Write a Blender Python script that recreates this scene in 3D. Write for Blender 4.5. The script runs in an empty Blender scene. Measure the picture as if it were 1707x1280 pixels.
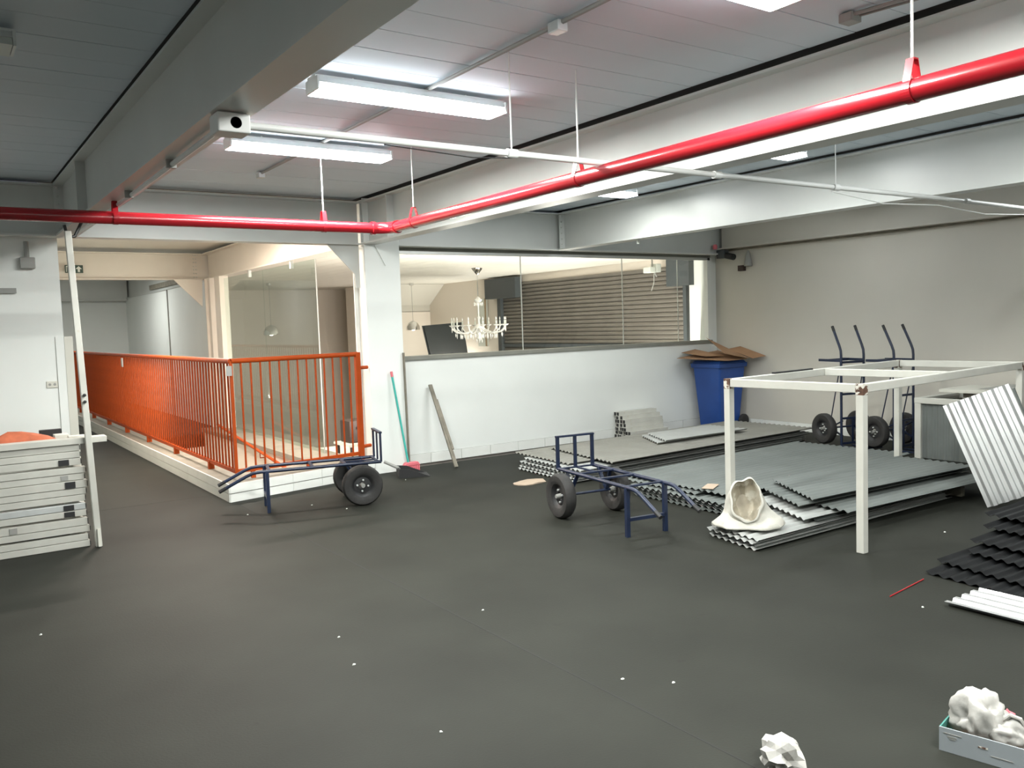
import bpy, bmesh, math, random
from mathutils import Vector, Matrix, noise
random.seed(7)
scene = bpy.context.scene
C = scene.collection
PI = math.pi

# ------------------------------------------------------------------ camera
YAW, PITCH, ROLL, FPX, EYE = 0.6032793, 0.0705467, -0.0332778, 1417.98, 1.6
f0 = Vector((math.sin(YAW), math.cos(YAW), 0)); r0 = Vector((math.cos(YAW), -math.sin(YAW), 0)); u0 = Vector((0, 0, 1))
f2 = f0*math.cos(PITCH) - u0*math.sin(PITCH); u2 = u0*math.cos(PITCH) + f0*math.sin(PITCH)
r3 = r0*math.cos(ROLL) + u2*math.sin(ROLL); u3 = u2*math.cos(ROLL) - r0*math.sin(ROLL)
cd = bpy.data.cameras.new('camera'); cam = bpy.data.objects.new('camera', cd); C.objects.link(cam)
cd.sensor_fit = 'HORIZONTAL'; cd.sensor_width = 36.0; cd.lens = 36.0*FPX/1707.0
cd.clip_start = 0.02; cd.clip_end = 200
M = Matrix(((r3.x, u3.x, -f2.x, 0), (r3.y, u3.y, -f2.y, 0), (r3.z, u3.z, -f2.z, EYE), (0, 0, 0, 1)))
cam.matrix_world = M
scene.camera = cam

# ------------------------------------------------------------------ world and exposure
w = bpy.data.worlds.new('world'); scene.world = w; w.use_nodes = True
bg = w.node_tree.nodes['Background']; bg.inputs[0].default_value = (0.55, 0.6, 0.7, 1); bg.inputs[1].default_value = 0.15
scene.view_settings.view_transform = 'Standard'; scene.view_settings.look = 'None'
scene.view_settings.exposure = 0.3; scene.view_settings.gamma = 1.0; scene.view_settings.use_curve_mapping = False
scene.cycles.use_denoising = True
scene.cycles.max_bounces = 10; scene.cycles.diffuse_bounces = 6; scene.cycles.transparent_max_bounces = 16
scene.cycles.sample_clamp_indirect = 6.0
LAMP_W = 94.0          # watts of one twin-tube ceiling lamp
COOL = (0.98, 1.0, 0.95); WARM = (1.0, 0.88, 0.77); SHOP = (1.0, 0.93, 0.86)

# ------------------------------------------------------------------ materials
MATS = {}
def mat(name, col, rough=0.6, metal=0.0, var=0.0, scale=4.0, bump=0.0, bscale=40.0, spots=None, spec=0.5, coat=0.0, stretch=None):
    if name in MATS: return MATS[name]
    m = bpy.data.materials.new(name); m.use_nodes = True; nt = m.node_tree; b = nt.nodes['Principled BSDF']
    b.inputs['Base Color'].default_value = (*col, 1); b.inputs['Roughness'].default_value = rough
    b.inputs['Metallic'].default_value = metal; b.inputs['Specular IOR Level'].default_value = spec
    if coat: b.inputs['Coat Weight'].default_value = coat
    tc = nt.nodes.new('ShaderNodeTexCoord'); src = tc.outputs['Object']
    if stretch:
        mp = nt.nodes.new('ShaderNodeMapping'); mp.inputs['Scale'].default_value = stretch; nt.links.new(src, mp.inputs[0]); src = mp.outputs[0]
    if var or spots:
        n = nt.nodes.new('ShaderNodeTexNoise'); n.inputs['Scale'].default_value = scale; n.inputs['Detail'].default_value = 6; nt.links.new(src, n.inputs['Vector'])
        r = nt.nodes.new('ShaderNodeValToRGB')
        r.color_ramp.elements[0].position = 0.3; r.color_ramp.elements[1].position = 0.7
        r.color_ramp.elements[0].color = (*[c*(1-var) for c in col], 1); r.color_ramp.elements[1].color = (*[min(1, c*(1+var)) for c in col], 1)
        nt.links.new(n.outputs['Fac'], r.inputs[0]); out = r.outputs[0]
        if spots:
            n2 = nt.nodes.new('ShaderNodeTexNoise'); n2.inputs['Scale'].default_value = spots[0]; n2.inputs['Detail'].default_value = 3; nt.links.new(src, n2.inputs['Vector'])
            r2 = nt.nodes.new('ShaderNodeValToRGB'); r2.color_ramp.elements[0].position = spots[1]; r2.color_ramp.elements[1].position = spots[1]+0.05
            r2.color_ramp.elements[0].color = (0, 0, 0, 1); r2.color_ramp.elements[1].color = (1, 1, 1, 1); nt.links.new(n2.outputs['Fac'], r2.inputs[0])
            mx = nt.nodes.new('ShaderNodeMix'); mx.data_type = 'RGBA'; nt.links.new(r2.outputs[0], mx.inputs[0]); nt.links.new(out, mx.inputs[6])
            mx.inputs[7].default_value = (*spots[2], 1); out = mx.outputs[2]
        nt.links.new(out, b.inputs['Base Color'])
    if bump:
        n3 = nt.nodes.new('ShaderNodeTexNoise'); n3.inputs['Scale'].default_value = bscale; n3.inputs['Detail'].default_value = 4; nt.links.new(src, n3.inputs['Vector'])
        bp = nt.nodes.new('ShaderNodeBump'); bp.inputs['Strength'].default_value = bump; bp.inputs['Distance'].default_value = 0.01
        nt.links.new(n3.outputs['Fac'], bp.inputs['Height']); nt.links.new(bp.outputs[0], b.inputs['Normal'])
    MATS[name] = m; return m
def emit(name, col, s):
    if name in MATS: return MATS[name]
    m = bpy.data.materials.new(name); m.use_nodes = True; b = m.node_tree.nodes['Principled BSDF']
    b.inputs['Base Color'].default_value = (*col, 1); b.inputs['Emission Color'].default_value = (*col, 1); b.inputs['Emission Strength'].default_value = s
    MATS[name] = m; return m
def glass(name, tint=(0.93, 0.96, 0.95)):
    m = bpy.data.materials.new(name); m.use_nodes = True; nt = m.node_tree; nt.nodes.clear()
    o = nt.nodes.new('ShaderNodeOutputMaterial'); t = nt.nodes.new('ShaderNodeBsdfTransparent'); t.inputs[0].default_value = (*tint, 1)
    g = nt.nodes.new('ShaderNodeBsdfGlossy'); g.inputs['Roughness'].default_value = 0.02
    fr = nt.nodes.new('ShaderNodeFresnel'); fr.inputs[0].default_value = 1.5
    ge = nt.nodes.new('ShaderNodeNewGeometry'); iv = nt.nodes.new('ShaderNodeMath'); iv.operation = 'SUBTRACT'; iv.inputs[0].default_value = 1.0; nt.links.new(ge.outputs['Backfacing'], iv.inputs[1])
    ml = nt.nodes.new('ShaderNodeMath'); ml.operation = 'MULTIPLY'; nt.links.new(fr.outputs[0], ml.inputs[0]); nt.links.new(iv.outputs[0], ml.inputs[1])   # thin pane: reflect on entry only
    mx = nt.nodes.new('ShaderNodeMixShader'); nt.links.new(ml.outputs[0], mx.inputs[0]); nt.links.new(t.outputs[0], mx.inputs[1]); nt.links.new(g.outputs[0], mx.inputs[2])
    nt.links.new(mx.outputs[0], o.inputs[0]); MATS[name] = m; return m

mat('floor', (0.0215, 0.0225, 0.0185), 0.62, var=0.16, scale=1.6, bump=0.08, bscale=90, spots=(5.5, 0.71, (0.016, 0.0163, 0.014)), spec=0.1)
mat('floor_seam', (0.008, 0.008, 0.0075), 0.8)
mat('wall_white', (0.775, 0.795, 0.765), 0.55, var=0.03, scale=1.2, bump=0.03, bscale=30)
mat('wall_grey_dim', (0.56, 0.535, 0.475), 0.6, var=0.04, scale=0.9, bump=0.03, bscale=30)  # on the right wall: white paint with its dimmer light put into the colour
mat('wall_pink', (0.72, 0.655, 0.58), 0.65, var=0.03, scale=1.0)
mat('ceiling', (0.62, 0.69, 0.75), 0.6, var=0.05, scale=0.8)
mat('ceiling_store', (0.72, 0.69, 0.62), 0.55, var=0.03, scale=0.8)
mat('dark_gap', (0.05, 0.05, 0.05), 0.9)
mat('beam', (0.6, 0.615, 0.59), 0.34, var=0.05, scale=1.5, spec=0.5)
mat('beam_cream', (0.66, 0.61, 0.54), 0.45, var=0.04, scale=1.5)
mat('tile', (0.78, 0.79, 0.75), 0.3, var=0.04, scale=3)
mat('kerb_top', (0.24, 0.22, 0.18), 0.6, var=0.15, scale=5)
mat('orange', (0.34, 0.05, 0.005), 0.5, var=0.12, scale=6, spec=0.2)
mat('rust', (0.11, 0.055, 0.035), 0.85, var=0.4, scale=30, spots=(28, 0.5, (0.62, 0.6, 0.53)))
mat('red', (0.34, 0.010, 0.017), 0.25, var=0.06, scale=5, coat=0.4)
mat('galv', (0.62, 0.64, 0.63), 0.42, 0.5, var=0.08, scale=8)
mat('white_metal', (0.53, 0.525, 0.475), 0.45, var=0.06, scale=5, spots=(14, 0.7, (0.5, 0.45, 0.36)))
mat('conduit', (0.66, 0.67, 0.65), 0.4, var=0.04, scale=6)
mat('black', (0.015, 0.015, 0.016), 0.55)
mat('rubber', (0.022, 0.021, 0.02), 0.75, var=0.25, scale=12, bump=0.2, bscale=60)
mat('navy', (0.010, 0.018, 0.045), 0.38, var=0.2, scale=8)
mat('sheet_zinc', (0.142, 0.157, 0.148), 0.62, 0.05, var=0.12, scale=3.0, spots=(22, 0.72, (0.2, 0.2, 0.19)), stretch=(0.6, 1, 1))
mat('sheet_beige', (0.24, 0.236, 0.21), 0.55, 0.1, var=0.1, scale=3.0, spots=(20, 0.73, (0.22, 0.21, 0.19)))
mat('sheet_white', (0.62, 0.63, 0.625), 0.33, 0.75, var=0.05, scale=3)
mat('sheet_black', (0.008, 0.0085, 0.009), 0.6, 0.0, var=0.3, scale=5, spec=0.12)
mat('sheet_pale', (0.36, 0.37, 0.355), 0.55, 0.0, var=0.06, scale=4)
mat('blue_bin', (0.016, 0.065, 0.27), 0.42, var=0.1, scale=4)
mat('cardboard', (0.33, 0.19, 0.105), 0.85, var=0.14, scale=5)
mat('cardboard_edge', (0.42, 0.33, 0.25), 0.85)
mat('wood', (0.34, 0.25, 0.15), 0.7, var=0.25, scale=9, stretch=(1, 1, 8))
mat('wood_grey', (0.21, 0.19, 0.15), 0.75, var=0.25, scale=9)
mat('teal', (0.05, 0.42, 0.36), 0.4)
mat('pink', (0.68, 0.16, 0.19), 0.5)
mat('sack', (0.52, 0.505, 0.45), 0.7, var=0.08, scale=12, bump=0.3, bscale=120)
mat('sack_inside', (0.42, 0.38, 0.3), 0.8, var=0.3, scale=9, spots=(11, 0.55, (0.6, 0.58, 0.5)))
mat('plastic_bag', (0.4, 0.39, 0.365), 0.35, var=0.05, scale=9, bump=0.3, bscale=22)
mat('box_print', (0.32, 0.35, 0.37), 0.55, var=0.05, scale=5)
mat('green_card', (0.05, 0.2, 0.17), 0.7)
mat('shutter', (0.17, 0.155, 0.135), 0.42, 0.2, var=0.1, scale=3)
mat('shutter_box', (0.055, 0.065, 0.07), 0.5)
mat('dark_screen', (0.018, 0.024, 0.024), 0.3)
mat('chrome', (0.75, 0.75, 0.74), 0.12, 1.0)
mat('crystal', (0.85, 0.84, 0.82), 0.08, 0.25, coat=0.5)
mat('grey_plastic', (0.3, 0.3, 0.28), 0.55)
mat('plate_cream', (0.62, 0.61, 0.54), 0.5)
mat('sign_green', (0.02, 0.05, 0.035), 0.5)
mat('sign_white', (0.62, 0.65, 0.6), 0.5)
mat('orange_rag', (0.5, 0.13, 0.06), 0.8, var=0.2, scale=14)
mat('brown_dark', (0.05, 0.03, 0.025), 0.6)
mat('sill', (0.22, 0.22, 0.19), 0.45, var=0.1, scale=4)
mat('alu', (0.56, 0.57, 0.55), 0.4, 0.4)
mat('lower_floor', (0.17, 0.16, 0.13), 0.5, var=0.2, scale=2)
emit('tube_cool', (0.93, 0.97, 1.0), 15.0)
emit('tube_warm', (1.0, 0.9, 0.78), 8.0)
emit('bulb', (1.0, 0.9, 0.75), 4.0)
glass('glass'); glass('glass_green', (0.9, 0.95, 0.93))

# ------------------------------------------------------------------ mesh helpers
class MB:
    def __init__(s): s.v = []; s.f = []
    def add(s, vs, fs):
        n = len(s.v); s.v += [tuple(p) for p in vs]; s.f += [tuple(n+i for i in f) for f in fs]; return s
    def box(s, x0, x1, y0, y1, z0, z1):
        return s.add([(x0,y0,z0),(x1,y0,z0),(x1,y1,z0),(x0,y1,z0),(x0,y0,z1),(x1,y0,z1),(x1,y1,z1),(x0,y1,z1)],
                     [(0,3,2,1),(4,5,6,7),(0,1,5,4),(1,2,6,5),(2,3,7,6),(3,0,4,7)])
    def bar(s, p0, p1, w, h, up=(0,0,1)):
        p0 = Vector(p0); p1 = Vector(p1); d = (p1-p0).normalized(); u = Vector(up)
        if abs(d.dot(u)) > 0.98: u = Vector((0,1,0))
        a = d.cross(u).normalized(); b = a.cross(d).normalized()
        vs = []
        for p in (p0, p1):
            for i, j in ((-1,-1),(1,-1),(1,1),(-1,1)): vs.append(p + a*(i*w/2) + b*(j*h/2))
        return s.add(vs, [(0,1,2,3),(7,6,5,4),(0,4,5,1),(1,5,6,2),(2,6,7,3),(3,7,4,0)])
    def tube(s, pts, r, n=10):
        pts = [Vector(p) for p in pts]; vs = []; fs = []; prev = None
        rr = r if isinstance(r, (list, tuple)) else [r]*len(pts)
        for i, p in enumerate(pts):
            if i == 0: d = (pts[1]-p).normalized()
            elif i == len(pts)-1: d = (p-pts[i-1]).normalized()
            else: d = ((pts[i+1]-p).normalized() + (p-pts[i-1]).normalized()).normalized()
            if prev is None:
                u = Vector((0,0,1)) if abs(d.z) < 0.9 else Vector((1,0,0)); a = d.cross(u).normalized()
            else: a = (prev - d*prev.dot(d)).normalized()
            prev = a; b = d.cross(a)
            for k in range(n):
                t = 2*PI*k/n; vs.append(p + a*(rr[i]*math.cos(t)) + b*(rr[i]*math.sin(t)))
        for i in range(len(pts)-1):
            for k in range(n):
                k2 = (k+1) % n; fs.append((i*n+k, i*n+k2, (i+1)*n+k2, (i+1)*n+k))
        fs.append(tuple(reversed(range(n)))); fs.append(tuple((len(pts)-1)*n+k for k in range(n)))
        return s.add(vs, fs)
    def lathe(s, prof, n=20, c=(0,0,0), axis='z', closed=False):
        vs = []; fs = []; c = Vector(c)
        for r, h in prof:
            for k in range(n):
                t = 2*PI*k/n
                q = {'z': (r*math.cos(t), r*math.sin(t), h), 'y': (r*math.sin(t), h, r*math.cos(t)), 'x': (h, r*math.cos(t), r*math.sin(t))}[axis]
                vs.append(c + Vector(q))
        m = len(prof)
        for i in range(m if closed else m-1):
            i2 = (i+1) % m
            for k in range(n):
                k2 = (k+1) % n; fs.append((i*n+k, i*n+k2, i2*n+k2, i2*n+k))
        if not closed:
            if prof[0][0] > 1e-4: fs.append(tuple(reversed(range(n))))
            if prof[-1][0] > 1e-4: fs.append(tuple((m-1)*n+k for k in range(n)))
        return s.add(vs, fs)
    def prism(s, poly, ext):
        ext = Vector(ext); n = len(poly); vs = [Vector(p) for p in poly] + [Vector(p)+ext for p in poly]
        return s.add(vs, [tuple(reversed(range(n))), tuple(range(n, 2*n))] + [(i, (i+1) % n, n+(i+1) % n, n+i) for i in range(n)])
    def xf(s, Mx):
        s.v = [tuple(Mx @ Vector(p)) for p in s.v]; return s
    def mesh(s, name, m, smooth=False):
        me = bpy.data.meshes.new(name); me.from_pydata(s.v, [], s.f); me.validate()
        bm = bmesh.new(); bm.from_mesh(me); bmesh.ops.recalc_face_normals(bm, faces=bm.faces)
        if smooth:
            for e in bm.edges:
                e.smooth = not (len(e.link_faces) == 2 and e.calc_face_angle(0) > 0.7)
            for f in bm.faces: f.smooth = True
        bm.to_mesh(me); bm.free()
        me.materials.append(MATS[m]); return me
    def build(s, name, m, parent=None, smooth=False, bevel=0.0):
        o = link(name, s.mesh(name, m, smooth), parent)
        if bevel:
            b = o.modifiers.new('bevel', 'BEVEL'); b.width = bevel; b.segments = 2; b.limit_method = 'ANGLE'
        return o
def link(name, me, parent=None):
    o = bpy.data.objects.new(name, me); C.objects.link(o)
    if parent is not None: o.parent = parent
    return o
def tag(o, label=None, cat=None, group=None, kind=None):
    if label: o['label'] = label
    if cat: o['category'] = cat
    if group: o['group'] = group
    if kind: o['kind'] = kind
    return o
def thing(name, label, cat, loc=(0,0,0), rz=0.0, group=None):
    o = bpy.data.objects.new(name, None); C.objects.link(o); o.location = loc; o.rotation_euler = (0,0,rz); o.empty_display_size = 0.1
    return tag(o, label, cat, group)
def struct(o, label=None): return tag(o, label, kind='structure')
def sempty(name, label=None):
    o = bpy.data.objects.new(name, None); C.objects.link(o); o.empty_display_size = 0.1; return struct(o, label)
def bx(*a): return MB().box(*a)
ORD = ['topmost', 'second from the top', 'third from the top', 'fourth from the top', 'fifth from the top', 'sixth from the top', 'seventh from the top',
       'eighth from the top', 'ninth from the top', 'tenth from the top', 'eleventh from the top', 'twelfth from the top', 'thirteenth from the top', 'fourteenth from the top']

# ------------------------------------------------------------------ the setting: floors
ZC = 3.0      # ceiling
ZB = 2.51     # underside of beams
floor = sempty('floor', 'dark grey sheet flooring of the warehouse hall')
SEAM = 2.33
bx(-5, 9.9, -4, 8.6, -0.2, -0.012).build('subfloor', 'floor_seam', floor)
for (x0, x1, y0, y1) in ((-5, SEAM, -4, 8.6), (SEAM, 9.8, -4, 8.6), (1.06, 2.30, 8.605, 22)):
    bx(x0, x1, y0, y1, -0.012, 0).build('vinyl_sheet', 'floor', floor)
bx(1.06, 2.6, 8.6, 22, -0.2, -0.012).build('subfloor', 'floor_seam', floor)
bx(2.6, 4.1, 14.0, 22, -0.2, 0).build('vinyl_sheet', 'floor', floor)
bx(4.05, 5.6, 8.92, 11.0, -0.2, 0.0).build('landing_slab', 'tile', floor)
bx(SEAM-0.003, SEAM+0.003, -4, 8.05, 0, 0.0008).build('seam', 'floor_seam', floor)
fl = bx(4.05, 9.8, 8.92, 19.4, -3.0, -2.8).build('floor_lower', 'lower_floor'); struct(fl, 'floor of the lower shop seen beyond the glass')

# stairwell ramp behind the railing
rp = MB().prism([(2.6, 14.0, -0.35), (2.6, 8.65, -1.25), (2.6, 8.65, -1.4), (2.6, 14.0, -0.5)], (1.0, 0, 0)).build('floor_ramp', 'wall_grey_dim'); struct(rp, 'pale ramp descending behind the orange railing')
struct(bx(2.55, 2.6, 8.5, 14.0, -2.8, 0.0).build('wall_ramp_near', 'wall_pink'))
struct(bx(2.6, 3.95, 8.50, 8.65, -2.8, 0.0).build('wall_ramp_end', 'wall_pink'))
struct(bx(2.6, 3.6, 14.0, 14.1, -1.0, 0.0).build('wall_ramp_back', 'wall_pink'))
struct(bx(3.6, 4.05, 8.9, 14.0, -2.8, 0.04).build('wall_ramp_far', 'wall_pink'))
struct(bx(3.58, 4.07, 9.0, 14.0, 0.04, 0.1).build('kerb_under_glass', 'kerb_top'), 'low grey kerb carrying the glass panes above the ramp')

# ------------------------------------------------------------------ ceiling boards
ceil = sempty('ceiling', 'pale ceiling of wide boards between steel beams')
bx(-5, 9.9, -4, 8.8, ZC+0.012, ZC+0.15).build('ceiling_slab', 'dark_gap', ceil)
BW = 0.277
bays = ((-5, 1.04), (1.2, 3.95), (4.13, 6.7), (6.85, 9.7))
for bi, (x0, x1) in enumerate(bays):
    me = bx(x0, x1, 0.0025, BW-0.003, 0, 0.012).mesh('board', 'ceiling')
    y = 3.98 - BW*29; k = 0
    while y < 8.6:
        o = link('board', me, ceil); o.location = (0, y, ZC + random.uniform(0, 0.0025))
        y += BW
bx(1.0, 4.1, 8.8, 22, ZC, ZC+0.1).build('ceiling_panel', 'ceiling_store', ceil)
# store ceiling, boards running away from the window
cs = sempty('ceiling_shop', 'bright boarded ceiling of the shop behind the long window')
bx(4.05, 9.8, 8.9, 19.4, 2.57, 2.67).build('ceiling_slab', 'wood_grey', cs)
me = bx(0.003, 0.297, 8.9, 19.4, 0, 0.015).mesh('board', 'ceiling_store')
for i in range(19):
    o = link('board', me, cs); o.location = (4.1 + i*0.3, 0, 2.555)
# dropped soffit
MB().prism([(8.4, 16.8, 2.55), (8.4, 17.5, 2.1), (8.4, 17.5, 1.95), (8.4, 17.6, 1.95), (8.4, 17.6, 2.55)], (1.4, 0, 0)).build('sloped_soffit', 'wall_grey_dim', cs)

# ------------------------------------------------------------------ walls
struct(bx(-5, 1.06, 8.72, 8.85, 0, 2.55).build('wall_left', 'wall_white'), 'plain white wall behind the stack of frames')
struct(bx(0.95, 1.06, 8.85, 22, 0, 3.0).build('wall_corridor', 'wall_white'))
struct(bx(4.4, 9.8, 8.77, 8.92, 0, 1.22).build('wall_back', 'wall_white'), 'white half-height wall under the long window')
struct(bx(9.8, 9.95, -4, 8.92, 0, 3.0).build('wall_right', 'wall_grey_dim'), 'pale wall beside the blue bin and hand trucks')  # same white paint as the back wall, coloured darker for its dimmer light
struct(bx(-5.15, -5, -4, 8.72, 0, 3.0).build('wall_side', 'wall_white'))
struct(bx(-5, 9.9, -4.15, -4, 0, 3.0).build('wall_rear', 'wall_white'))
struct(bx(1.06, 4.1, 22, 22.1, 0, 3.0).build('wall_far', 'wall_white'), 'far white end wall of the corridor')
wc = struct(bx(4.05, 4.15, 14.4, 22, -2.8, 2.5).build('wall_corridor_right', 'wall_white'), 'white corridor wall beyond the orange railing')
for yy in (17.8,):
    bx(4.03, 4.05, yy-0.015, yy+0.015, 0, 2.5).build('joint_strip', 'grey_plastic', wc)
struct(bx(9.8, 9.95, 8.92, 19.4, -2.8, 2.7).build('wall_shop_side', 'wall_pink'))
struct(bx(4.1, 9.8, 19.3, 19.4, -2.8, 2.7).build('wall_shop_back', 'wall_pink'))
struct(bx(8.4, 9.8, 17.5, 17.6, -2.8, 1.96).build('wall_shop_alcove', 'wall_pink'))
struct(bx(8.1, 8.45, 17.55, 18.4, -2.8, 2.55).build('shop_column', 'wall_pink'), 'cream pillar at the back of the shop')
struct(bx(4.4, 9.8, 8.82, 8.92, 2.53, 3.0).build('wall_over_window', 'wall_white'))
struct(bx(4.4, 9.8, 8.85, 8.92, -2.8, 0).build('wall_below', 'wall_pink'))
# strip of door lining at the end of the left wall
struct(bx(1.06, 1.13, 8.70, 8.84, 0, 1.62).build('trim_1', 'plate_cream'), 'narrow cream door lining at the wall end')
struct(bx(0.99, 1.06, 8.705, 8.72, 0, 1.62).build('trim_2', 'wall_white'))

# skirting tiles
bb = sempty('baseboard_back', 'white skirting tiles along the half-height wall')
me = bx(0.003, 0.417, -0.012, 0, 0.003, 0.115).mesh('tile', 'tile')
for i in range(13):
    o = link('tile', me, bb); o.location = (4.42+i*0.42, 8.77, 0)
bx(4.42, 9.8, 8.766, 8.77, 0, 0.118).build('grout', 'grey_plastic', bb)
bb = sempty('baseboard_right', 'cream skirting tiles along the wall behind the hand trucks')
me = bx(-0.012, 0, 0.003, 0.417, 0.003, 0.115).mesh('tile', 'tile')
for i in range(20):
    o = link('tile', me, bb); o.location = (9.8, 8.75-(i+1)*0.42, 0)
bx(9.796, 9.8, 0.4, 8.76, 0, 0.118).build('grout', 'grey_plastic', bb)

# ------------------------------------------------------------------ steel beams and columns
def ibeam(name, p0, p1, z0, z1, fw, m, label, tf=0.016, tw=0.012):
    t = sempty(name, label)
    p0 = Vector((*p0, 0)); p1 = Vector((*p1, 0)); d = (p1-p0).normalized(); a = Vector((-d.y, d.x, 0))
    def plate(nm, w, za, zb):
        b = MB(); q = [p0-a*w/2, p1-a*w/2, p1+a*w/2, p0+a*w/2]
        b.prism([(v.x, v.y, za) for v in q], (0, 0, zb-za)); return b.build(nm, m, t)
    plate('bottom_flange', fw, z0, z0+tf); plate('web', tw, z0+tf, z1-tf); plate('top_flange', fw, z1-tf, z1)
    return t
b1 = ibeam('steel_beam', (1.12, -4), (1.12, 8.56), ZB, 2.97, 0.17, 'beam', 'deep grey steel beam over the stack of white frames')
b2 = ibeam('steel_beam', (4.05, -4), (4.05, 8.56), ZB, 2.97, 0.17, 'beam', 'grey steel beam running into the column beside the red pipe')
b3 = ibeam('steel_beam', (6.77, -4), (6.77, 8.56), ZB, 2.97, 0.17, 'beam', 'pale steel beam crossing above the corrugated sheets')
b4 = ibeam('steel_beam', (9.71, -4), (9.71, 8.56), 2.58, 2.97, 0.17, 'wall_grey_dim', 'steel beam along the top of the wall behind the hand trucks')
b5 = ibeam('steel_beam', (-5, 8.65), (3.98, 8.65), ZB, 2.97, 0.17, 'beam', 'grey cross beam above the white wall and orange railing')
b6 = ibeam('steel_beam', (4.4, 8.65), (9.8, 8.65), ZB, 2.97, 0.17, 'beam', 'grey cross beam above the long window')
b7 = ibeam('steel_beam', (1.06, 14.7), (4.2, 14.7), 2.5, 2.93, 0.2, 'beam_cream', 'cream beam carrying the exit sign across the corridor')
b8 = ibeam('steel_beam', (4.0, 8.8), (4.0, 14.6), 2.5, 2.93, 0.2, 'beam_cream', 'cream beam above the glass panes of the ramp')
b9 = ibeam('steel_beam', (4.1, 14.8), (4.1, 22), 2.5, 2.95, 0.16, 'beam', 'grey beam on top of the far corridor wall')
b10 = ibeam('steel_beam', (1.06, 21.8), (4.05, 21.8), 2.45, 2.95, 0.2, 'beam', 'grey beam at the far end of the corridor')
# end plates with bolts where beams meet
bolt = MB().lathe([(0.011, 0), (0.011, 0.01), (0.006, 0.014)], 6).mesh('bolt', 'beam')
def endplate(par, x0, x1, y, zs):
    bx(x0, x1, y-0.012, y, 2.53, 2.95).build('end_plate', 'beam', par)
    for z in zs:
        for xx in (x0+0.03, x1-0.03):
            o = link('bolt', bolt, par); o.location = (xx, y-0.012, z); o.rotation_euler = (PI/2, 0, 0)
for par, x in ((b2, 4.05), (b3, 6.77), (b1, 1.12)):
    endplate(par, x-0.085, x+0.085, 8.545, [2.58+0.07*i for i in range(6)])
for z in [2.55+0.06*i for i in range(7)]:
    for xx in (3.78, 3.98-0.16):
        o = link('bolt', bolt, b7); o.location = (xx, 14.6+0.085, z); o.rotation_euler = (PI/2, 0, 0)
stf = bx(1.06-0.015, 1.115, 7.3, 7.312, ZB+0.016, 2.95); stf.build('stiffener', 'beam', b1)
bx(3.965, 4.045, 7.9, 7.912, ZB+0.016, 2.95).build('stiffener', 'beam', b2)

def column(x0, x1, y0, y1, z1, m, label, name='steel_column'):
    t = sempty(name, label)
    bx(x0, x1, y0, y0+0.02, 0, z1).build('front_flange', m, t)
    bx(x0, x1, y1-0.02, y1, 0, z1).build('back_flange', m, t)
    xm = (x0+x1)/2
    bx(x0+0.04, x0+0.055, y0+0.02, y1-0.02, 0, z1).build('web', m, t); bx(x1-0.055, x1-0.04, y0+0.02, y1-0.02, 0, z1).build('web', m, t)
    return t
c1 = column(3.98, 4.40, 8.5, 8.82, ZC, 'wall_white', 'white steel column between the railing and the long window')
MB().prism([(3.98, 8.64, 2.51), (3.62, 8.64, 2.51), (3.92, 8.64, 2.2), (3.93, 8.64, 2.05), (3.98, 8.64, 2.05)], (0, 0.02, 0)).build('gusset', 'beam', c1)
MB().prism([(4.10, 8.5, 2.5), (4.3, 8.5, 2.5), (4.22, 8.5, 2.28)], (0, -0.015, 0)).build('gusset', 'wall_white', c1)
c2 = column(3.86, 4.08, 14.1, 14.4, 2.5, 'beam_cream', 'cream column at the far end of the glass panes')
MB().prism([(3.86, 14.5, 2.5), (3.4, 14.5, 2.5), (3.84, 14.5, 2.05)], (0, 0.02, 0)).build('gusset', 'beam_cream', c2)
bx(3.88, 4.02, 13.62, 13.9, 0.1, 2.5).build('jamb', 'beam_cream', c2)

# ------------------------------------------------------------------ the long window
win = sempty('window_1', 'long glazed window in the back wall with view into the shop')
MB().box(4.40, 9.68, 8.74, 8.92, 1.22, 1.265).build('window_sill', 'sill', win)
MB().box(4.40, 9.68, 8.76, 8.92, 2.475, 2.52).build('head_frame', 'sill', win)
MB().box(4.42, 9.66, 8.75, 8.80, 2.44, 2.475).build('head_frame', 'alu', win)
bx(4.40, 4.45, 8.77, 8.9, 1.265, 2.475).build('side_frame', 'wall_white', win)
bx(9.60, 9.68, 8.75, 8.92, 1.265, 2.475).build('side_frame', 'wall_white', win)
bx(9.68, 9.8, 8.77, 8.92, 1.2, 2.53).build('side_panel', 'wall_white', win)
xs = (4.45, 6.27, 7.98, 9.05, 9.60)
for i in range(4):
    bx(xs[i]+0.004, xs[i+1]-0.004, 8.822, 8.832, 1.265, 2.475).build('pane', 'glass', win)
    if i: bx(xs[i]-0.004, xs[i]+0.004, 8.82, 8.834, 1.265, 2.475).build('pane_joint', 'alu', win)

# glass over the ramp kerb
gw = sempty('window_2', 'tall frameless glass panes standing above the ramp')
bx(3.945, 3.955, 9.82, 11.75, 0.1, 2.46).build('pane', 'glass_green', gw)
bx(3.945, 3.955, 11.76, 13.6, 0.1, 2.46).build('pane', 'glass_green', gw)
bx(3.944, 3.956, 9.812, 9.82, 0.1, 2.46).build('pane_edge', 'alu', gw)
for yy in (10.6, 12.3):
    bx(3.93, 3.97, yy, yy+0.05, 2.40, 2.5).build('clip', 'alu', gw)

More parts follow.
